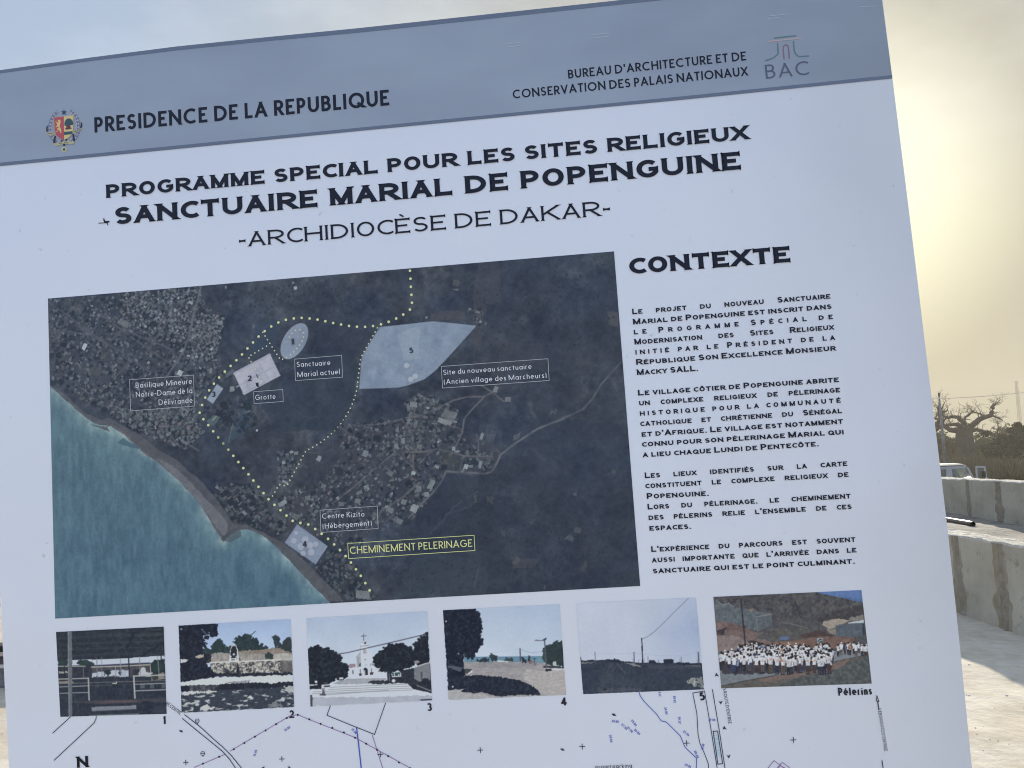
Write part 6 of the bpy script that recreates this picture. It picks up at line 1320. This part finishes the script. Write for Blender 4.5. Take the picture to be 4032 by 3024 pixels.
# open front door standing out beyond the nose
def wheel(x, y):
    t_ = MB(); t_.tube([(x, y-.1, .31), (x, y+.1, .31)], .31, 22); o = t_.build("wheel", M_RUB, van)
    t2_ = MB(); s_ = .105 if y > 0 else -.105; t2_.tube([(x, y+s_*.9, .31), (x, y+s_*1.05, .31)], .18, 16); t2_.build("rim", M_PAINT, o)
for x in (-2.75, .15):
    for y in (-.74, .74): wheel(x, y)
hl = MB()
for y_s in (-.6, .6):
    h_ = MB(); h_.tube([(.9, y_s, .68), (.955, y_s, .68)], [.11, .1], 14); h_.build("headlight", mat("lamp_glass", (.7, .7, .68), .1, .5), van)
bmp = MB(); bmp.box((.86, -bw, .34), (1.02, bw, .52)); bmp.build("bumper", mat("grey_bumper", (.12, .12, .12), .6, .3), van)
hp = along(3843, 1868, VD-.4); dl = van.matrix_basis
door_c = Vector((hp.x, hp.y, vg)); dr = MB()
dw = (along(3884, 1868, VD-.4)-along(3843, 1868, VD-.4)).length; dh_ = along(3866, 1835, VD-.4).z-vg
zs = dh_-.62; fr = .055
for pr in ([(0, .45), (dw, .45), (dw+.02, zs), (0, zs)], [(0, zs), (fr, zs), (fr, dh_-.09), (0, dh_)], [(fr, dh_-.075), (dw-.1, dh_-.075), (dw-.03, dh_-.02), (dw-.09, dh_), (0, dh_)], [(dw-.07, zs), (dw+.02, zs), (dw-.03, dh_-.02), (dw-.1, dh_-.075)]): prism(dr, pr, -.03, .03)
door = dr.build("door", M_PAINT, None); door.location = door_c; 
bpy.context.view_layer.update()
door.parent = van; door.matrix_parent_inverse = van.matrix_world.inverted(); door["label"] = "open front door with its window frame"
w_ = MB(); w_.poly([(fr, .0, zs), (dw-.07, .0, zs), (dw-.1, 0, dh_-.075), (fr, 0, dh_-.075)]); w_.build("door_window", M_GLASS, door)
mi_ = MB(); mi_.tube([(dw*.62, -.10, zs+.16), (dw*.62, -.10, zs+.40)], [.075, .075], 10); mi_.tube([(dw*.66, -.05, zs+.10), (dw*.7, -.1, zs+.2)], .02, 6); mi_.build("wing_mirror", M_RUB, door)

# ------------------------------------------------------------------ pole, wire, mast
M_POLE = mat("weathered_pole", (.2, .2, .19), .85, .2, noise_mix((.15, .15, .145), (.25, .245, .23), 5, 6, bump=.3))
PD = 60.0; ptop = along(3696.5, 1547, PD); pb = along(3722, 1826, PD); pb2 = pb+(pb-ptop)*(((pb.z+.45)/(ptop.z-pb.z)))
pe = empty("utility_pole", (pb2.x, pb2.y, ground_h(pb2.x, pb2.y))); tag(pe, "slender grey utility pole standing behind the van beside the baobab", "utility pole")
mb = MB(); o0 = Vector(pe.location); base = pb2-o0; base.z = -.3; tp = ptop-o0
mb.tube([base, base.lerp(tp, .5), tp], [.15, .105, .055], 10); mb.build("shaft", M_POLE, pe, True)
cm = MB(); cm.tube([tp+Vector((0, 0, -.28)), tp+Vector((0, 0, .02))], .062, 8); cm.build("pole_cap", mat("dark_cap", (.03, .03, .03), .7, .2), pe)
wr = MB(); wp = []
a0, a1 = along(3500, 1571, 27), along(4110, 1536, 27)
for i in range(25): t = i/24; p_ = a0.lerp(a1, t); p_.z -= .10*4*t*(1-t); wp.append(p_)
wr.tube(wp, .012, 6); tag(wr.build("utility_wire", mat("wire_glare_tone", (.60, .54, .42), .6, .3), None, True), "thin pale overhead wire crossing the sky above the baobab", "wire")  # pale colour takes in the sky glare around the thin wire
TD = 400.0; t0 = along(4012, 1500, TD); tb = along(4030, 1800, TD)
te = empty("radio_mast", (tb.x, tb.y, -.5)); tag(te, "faint lattice radio mast rising in the haze at the right edge", "radio mast")
mb = MB(); hh_ = t0.z+.5; wdt = .75
for sx_, sy_ in ((-1, -1), (1, -1), (1, 1), (-1, 1)):
    mb.tube([(sx_*wdt, sy_*wdt, 0), (sx_*wdt*.55, sy_*wdt*.55, hh_)], .10, 5)
for i in range(22):
    z0, z1 = hh_*i/22, hh_*(i+1)/22; k0 = wdt*(1-.45*i/22); k1 = wdt*(1-.45*(i+1)/22)
    for (ax_, ay_), (bx_, by_) in (((-1, -1), (1, -1)), ((1, -1), (1, 1)), ((1, 1), (-1, 1)), ((-1, 1), (-1, -1))):
        mb.tube([(ax_*k0, ay_*k0, z0), (bx_*k1, by_*k1, z1)], .05, 4); mb.tube([(ax_*k1, ay_*k1, z1), (bx_*k1, by_*k1, z1)], .05, 4)
mb.build("lattice", mat("mast_steel", (.30, .28, .24), .6, .4), te)
an = MB()
for zz in (.86,): an.tube([(-1.0, -.9, hh_*zz), (-1.0, -.9, hh_*zz+2.2)], .2, 8)#, (1.0, -.9, hh_*zz+2.6)], .18, 8)
an.build("antenna", mat("antenna_shell", (.45, .45, .45), .6, .3), te)

# ------------------------------------------------------------------ trees and scrub
M_BARK = mat("baobab_bark", (.14, .11, .09), .9, .2, noise_mix((.045, .038, .032), (.080, .068, .058), 1.6, 7, bump=.8, bscale=3, dist=.2))
BD = 110.0
zb_ = Z(3632, 1500, 400, 1475)
def bp(x, y, dy=0.0): p_ = zb_([(x, y)])[0]; return along(p_[0], p_[1], BD+dy)
def twigs(mb, p0, d, L, r, depth, q):
    n = 4; pts = [p0]; dd = d.copy(); rs = [r]
    for i in range(n):
        dd = (dd+Vector((q.gauss(0, .28), q.gauss(0, .28), q.gauss(.06, .22)))).normalized(); pts.append(pts[-1]+dd*(L/n)); rs.append(max(.012, r*(1-.18*(i+1))))
    mb.tube(pts, rs, 5 if r > .05 else 4, False)
    if depth:
        for _ in range(q.choice((2, 3))):
            i = q.randint(1, n); e = (dd+Vector((q.gauss(0, .7), q.gauss(0, .7), q.gauss(.15, .55)))).normalized()
            twigs(mb, pts[i], e, L*q.uniform(.5, .75), max(.014, rs[i]*.58), depth-1, q)
def baobab(name, label, trunk, limbs, seed, base_xy):
    q = random.Random(seed); g0 = ground_h(*base_xy)
    root = empty(name, (base_xy[0], base_xy[1], g0)); tag(root, label, "baobab tree", "bare baobab trees")
    tb_ = MB(); pts = [Vector((base_xy[0], base_xy[1], g0-.3))]+[p for p, r in trunk]; rs = [trunk[0][1]*1.25]+[r for p, r in trunk]
    tb_.tube([p-root.location for p in pts], rs, 18, True, 0, .07, q); tb_.build("trunk", M_BARK, root, True)
    for path, r0 in limbs:
        lb = MB(); P_ = [p-root.location for p in path]; n = len(P_); rs = [r0*1.1*(1-.60*i/(n-1)) for i in range(n)]
        fine = [P_[0]]; fr_ = [rs[0]]
        for i in range(n-1):
            for t in (.5, 1): fine.append(P_[i].lerp(P_[i+1], t)+Vector((q.gauss(0, .05), q.gauss(0, .1), q.gauss(0, .05)))*(t < 1)); fr_.append(rs[i]+(rs[i+1]-rs[i])*t)
        lb.tube(fine, fr_, 9, True)
        for i in range(2, len(fine)):
            dd = (fine[i]-fine[i-1]).normalized()
            for _ in range(1 if i < len(fine)-1 else 4):
                if q.random() < .9: twigs(lb, fine[i], (dd*.7+Vector((q.gauss(0, .6), q.gauss(0, .6), abs(q.gauss(.3, .5))))).normalized(), q.uniform(.8, 1.5), max(.026, fr_[i]*.30), 2, q)
        lb.build("limb", M_BARK, root, True)
    return root
cx = bp(612, 900); k_ = BD/F*(400/1475)*(1475/1475)
mpx = BD/F*400/1475                           # metres per sub-frame pixel at that distance
trunk = [(bp(628, 1180), 128*mpx), (bp(622, 950), 118*mpx), (bp(605, 780), 112*mpx), (bp(600, 690), 100*mpx), (bp(615, 640), 70*mpx)]
limbs = [([bp(660, 690), bp(720, 650, -.5), bp(790, 590, -1), (bp(890, 530, -1.2)), bp(990, 505, -1.5), bp(1018, 440, -1.6), bp(1020, 370, -1.4), bp(1050, 340, -1.2)], 42*mpx),
 ([bp(1000, 510, -1.5), bp(1050, 520, -1.8), bp(1110, 545, -2), bp(1165, 580, -2.2)], 15*mpx),
 ([bp(890, 525, -1.2), bp(850, 480, -1), bp(790, 460, -.6), bp(740, 468, -.3)], 14*mpx),
 ([bp(610, 640), bp(575, 580, .5), bp(520, 525, 1), bp(440, 520, 1.5), bp(370, 540, 1.6), bp(330, 520, 1.7)], 34*mpx),
 ([bp(560, 660), bp(500, 630, -.8), bp(430, 635, -1.4), bp(370, 650, -1.8), bp(310, 640, -2.2)], 30*mpx),
 ([bp(540, 740), bp(440, 715, .8), bp(370, 690, 1.4), bp(300, 660, 2.0), bp(250, 690, 2.4)], 40*mpx),
 ([bp(680, 730), bp(780, 705, .8), bp(860, 725, 1.2), bp(940, 760, 1.8), bp(1040, 795, 2.2), bp(1110, 780, 2.4)], 30*mpx),
 ([bp(1090, 790, 2.3), bp(1095, 720, 2.3), bp(1100, 660, 2.4)], 12*mpx),
 ([bp(600, 660), bp(590, 590, 1.5), bp(625, 520, 2.2), bp(680, 490, 2.6), bp(740, 440, 2.8)], 22*mpx)]
baobab("baobab_tree", "bare thick trunked baobab with spreading limbs standing beyond the farther wall", trunk, limbs, 4, (bp(630, 1240).x, BD))
trunk2 = [(bp(110, 1180, 4), 95*mpx), (bp(120, 950, 4), 85*mpx), (bp(130, 800, 4), 78*mpx), (bp(140, 720, 4), 55*mpx)]
limbs2 = [([bp(150, 720, 4), bp(205, 640, 4), bp(245, 580, 3.6), bp(250, 500, 3.4), bp(240, 440, 3.4), bp(225, 400, 3.3)], 34*mpx), ([bp(245, 570, 3.6), bp(275, 500, 3.2), bp(300, 440, 3), bp(370, 420, 2.6)], 20*mpx),
 ([bp(240, 580, 3.6), bp(215, 555, 4), bp(180, 540, 4.2), bp(120, 560, 4.5)], 20*mpx), ([bp(150, 740, 4), bp(220, 700, 3.4), bp(280, 640, 3), bp(320, 560, 2.8), bp(330, 520, 2.6)], 26*mpx), ([bp(120, 720, 4), bp(60, 620, 4), bp(20, 520, 4)], 28*mpx), ([bp(260, 440, 3.4), bp(300, 360, 3.2), bp(320, 320, 3.1)], 10*mpx)]
baobab("baobab_tree", "second bare baobab half hidden by the board, behind the utility pole", trunk2, limbs2, 9, (bp(110, 1240, 4).x, BD+4))

def leaf_cloud(mb, c, r, n, s, q, flat_=.8):
    for _ in range(n):
        while True:
            v = Vector((q.uniform(-1, 1), q.uniform(-1, 1), q.uniform(-1, 1)))
            if .25 < v.length < 1: break
        v = v*(.55+.45*q.random())
        p_ = c+Vector((v.x*r, v.y*r, v.z*r*flat_)); a = Vector((q.gauss(0, 1), q.gauss(0, 1), q.gauss(0, 1))).normalized(); b = a.cross(Vector((q.gauss(0, 1), q.gauss(0, 1), q.gauss(0, 1)))).normalized(); z = s*q.uniform(.6, 1.5)
        mb.poly([p_-a*z*.5, p_+b*z*.22, p_+a*z*.5, p_-b*z*.22])
def leaf_mat(n_, c1, c2):
    return mat(n_, c1, .8, .15, noise_mix(c1, c2, .9, 4))
M_LEAF1 = leaf_mat("dark_leaf", (.040, .046, .030), (.075, .080, .050)); M_LEAF2 = leaf_mat("olive_leaf", (.055, .055, .026), (.095, .090, .042)); M_LEAF3 = leaf_mat("dry_leaf", (.14, .105, .06), (.20, .155, .09))
def bush(name, label, cat, px, dist, clumps, m, seed, grp, trunk_r=.12, n=520, s=.26):
    q = random.Random(seed); b_ = along(px, 1830, dist); g0 = ground_h(b_.x, b_.y)
    root = empty(name, (b_.x, b_.y, g0)); tag(root, label, cat, grp)
    cr = MB(); tk = MB()
    for (cxp, cyp, rp) in clumps:
        c = along(cxp, cyp, dist)+Vector((0, q.uniform(-1, 1)*rp*dist/F, 0)); r = rp*dist/F; rel = c-root.location
        k = 5
        for _ in range(k):
            o = Vector((q.gauss(0, .42), q.gauss(0, .5), q.gauss(0, .38)))*r; leaf_cloud(cr, rel+o, r*q.uniform(.45, .75), int(n/k), s, q)
        leaf_cloud(cr, rel, r, n//2, s, q)
        mid = Vector((rel.x*.4, rel.y*.4, max(.3, rel.z*.5)))
        tk.tube([Vector((q.uniform(-.2, .2), 0, -.2)), mid, rel], [trunk_r, trunk_r*.7, trunk_r*.3], 6)
    cr.build("crown", m, root); tk.build("trunk", M_BARK, root, True)
G1 = "bushes beyond the walls"
def zz(*l): return [(*P(zb_, x, y), r) for x, y, r in l]
bush("green_tree", "dark green rounded tree right of the baobab at the right edge", "tree", 3985, 88, zz((1340, 800, 45), (1430, 740, 40), (1220, 860, 42), (1420, 880, 55), (1280, 980, 48), (1100, 1000, 40), (1020, 1040, 30), (1500, 820, 55), (1560, 950, 60)), M_LEAF1, 21, None, .16, 900, .30)
bush("olive_bush", "olive green bush between the utility pole and the baobab trunk", "bush", 3735, 124, zz((420, 900, 38), (330, 960, 40), (480, 960, 34), (250, 900, 40), (400, 1040, 40)), M_LEAF2, 22, G1, .1, 700, .34)
bush("olive_bush", "olive green bush just right of the baobab trunk", "bush", 3850, 128, zz((800, 930, 34), (900, 920, 36), (860, 1000, 36), (980, 900, 30), (760, 1010, 30)), M_LEAF2, 23, G1, .1, 700, .34)
bush("olive_bush", "dark bush half hidden behind the board below the second baobab", "bush", 3670, 126, zz((200, 960, 44), (120, 920, 50), (60, 1000, 50), (230, 1060, 34)), M_LEAF1, 24, G1, .1, 700, .34)
bush("bare_shrub", "small reddish leafless shrub right of the baobab's low limb", "shrub", 3935, 130, zz((1100, 740, 22), (1150, 700, 18), (1060, 790, 24), (1150, 760, 22)), M_LEAF3, 25, G1, .1, 150, .30)
# dry grass and low scrub on the land behind the walls: one mass nobody could count
q = random.Random(31); gm_ = MB()
def tuft(x, y, h, n):
    g0 = ground_h(x, y)
    for _ in range(n):
        a = q.uniform(0, 6.28); l = h*q.uniform(.5, 1.2); bx, by = x+q.gauss(0, h*.35), y+q.gauss(0, h*.35)
        w_ = h*.05+.012; tx, ty = bx+math.cos(a)*l*.45, by+math.sin(a)*l*.45; c_, s_ = -math.sin(a)*w_, math.cos(a)*w_
        gm_.poly([(bx-c_, by-s_, g0-.05), (bx+c_, by+s_, g0-.05), (tx, ty, g0+l)])
for _ in range(6400):
    d_ = 44+70*q.random()**1.3; x_ = along(q.uniform(3560, 4160) if _ < 5200 else q.uniform(-2200, 3560), 1800, d_).x
    tuft(x_, d_, q.uniform(.35, .95)*(1+(d_-44)/70), 9)
tag(gm_.build("dry_grass", leaf_mat("dry_grass_blade", (.100, .078, .045), (.150, .120, .070))), "tall dry brown grass and scrub covering the land beyond the walls", "dry grass", kind="stuff")
# small stones on the site
M_STONE = mat("pale_stone", (.35, .32, .28), .9, .2, noise_mix((.40, .37, .32), (.58, .55, .49), 20, 5))
q = random.Random(8); sb = MB()
for _ in range(200):
    p_ = on_z(q.uniform(3740, 4100), q.uniform(2480, 3060)) if q.random() < .8 else on_z(q.uniform(-60, 40), q.uniform(2350, 3060))
    r = .004+.011*q.random()**4; v0 = len(sb.v)
    vs = [(1, 0, .2), (.3, .9, .1), (-.8, .6, .25), (-.7, -.7, .1), (.4, -.9, .2), (.1, .1, .9)]; g0 = ground_h(p_.x, p_.y); a = q.uniform(0, 6)
    sb.v += [(p_.x+(x*math.cos(a)-y*math.sin(a))*r*q.uniform(.7, 1.2), p_.y+(x*math.sin(a)+y*math.cos(a))*r*q.uniform(.7, 1.2), g0-.003+z*r*.8) for x, y, z in vs]
    for i in range(5): sb.f.append((v0+i, v0+(i+1) % 5, v0+5)); sb.mi.append(0)
tag(sb.build("gravel", M_STONE), "small pale stones scattered on the dusty ground", "gravel", kind="stuff")
# far tree line in the haze
q = random.Random(77); fl = MB()
for i in range(420):
    px = q.uniform(3400, 4300) if i < 170 else q.uniform(-2600, 3400); d_ = q.uniform(190, 380); c = along(px, 1800, d_); r = q.uniform(1.2, 3.2)
    leaf_cloud(fl, Vector((c.x, d_, -.4+r*.7)), r, 70, .9, q)
tag(fl.build("distant_scrub", M_LEAF2), "far line of scrub fading into the haze", "scrub", kind="stuff")

# ------------------------------------------------------------------ dusty air
hz = MB(); hz.box((-420, -40, -2.2), (420, 520, 46)); hzo = hz.build("haze", [])
hm = bpy.data.materials.new("dusty_air"); hm.use_nodes = True; t = hm.node_tree; t.nodes.clear()
o_ = t.nodes.new("ShaderNodeOutputMaterial"); v_ = t.nodes.new("ShaderNodeVolumePrincipled"); v_.inputs['Color'].default_value = (.92, .84, .66, 1); v_.inputs['Density'].default_value = .0009; v_.inputs['Anisotropy'].default_value = 0.0
t.links.new(v_.outputs[0], o_.inputs['Volume']); hzo.data.materials.append(hm)
tag(hzo, "pale dusty haze in the air over the site", "haze", kind="stuff")
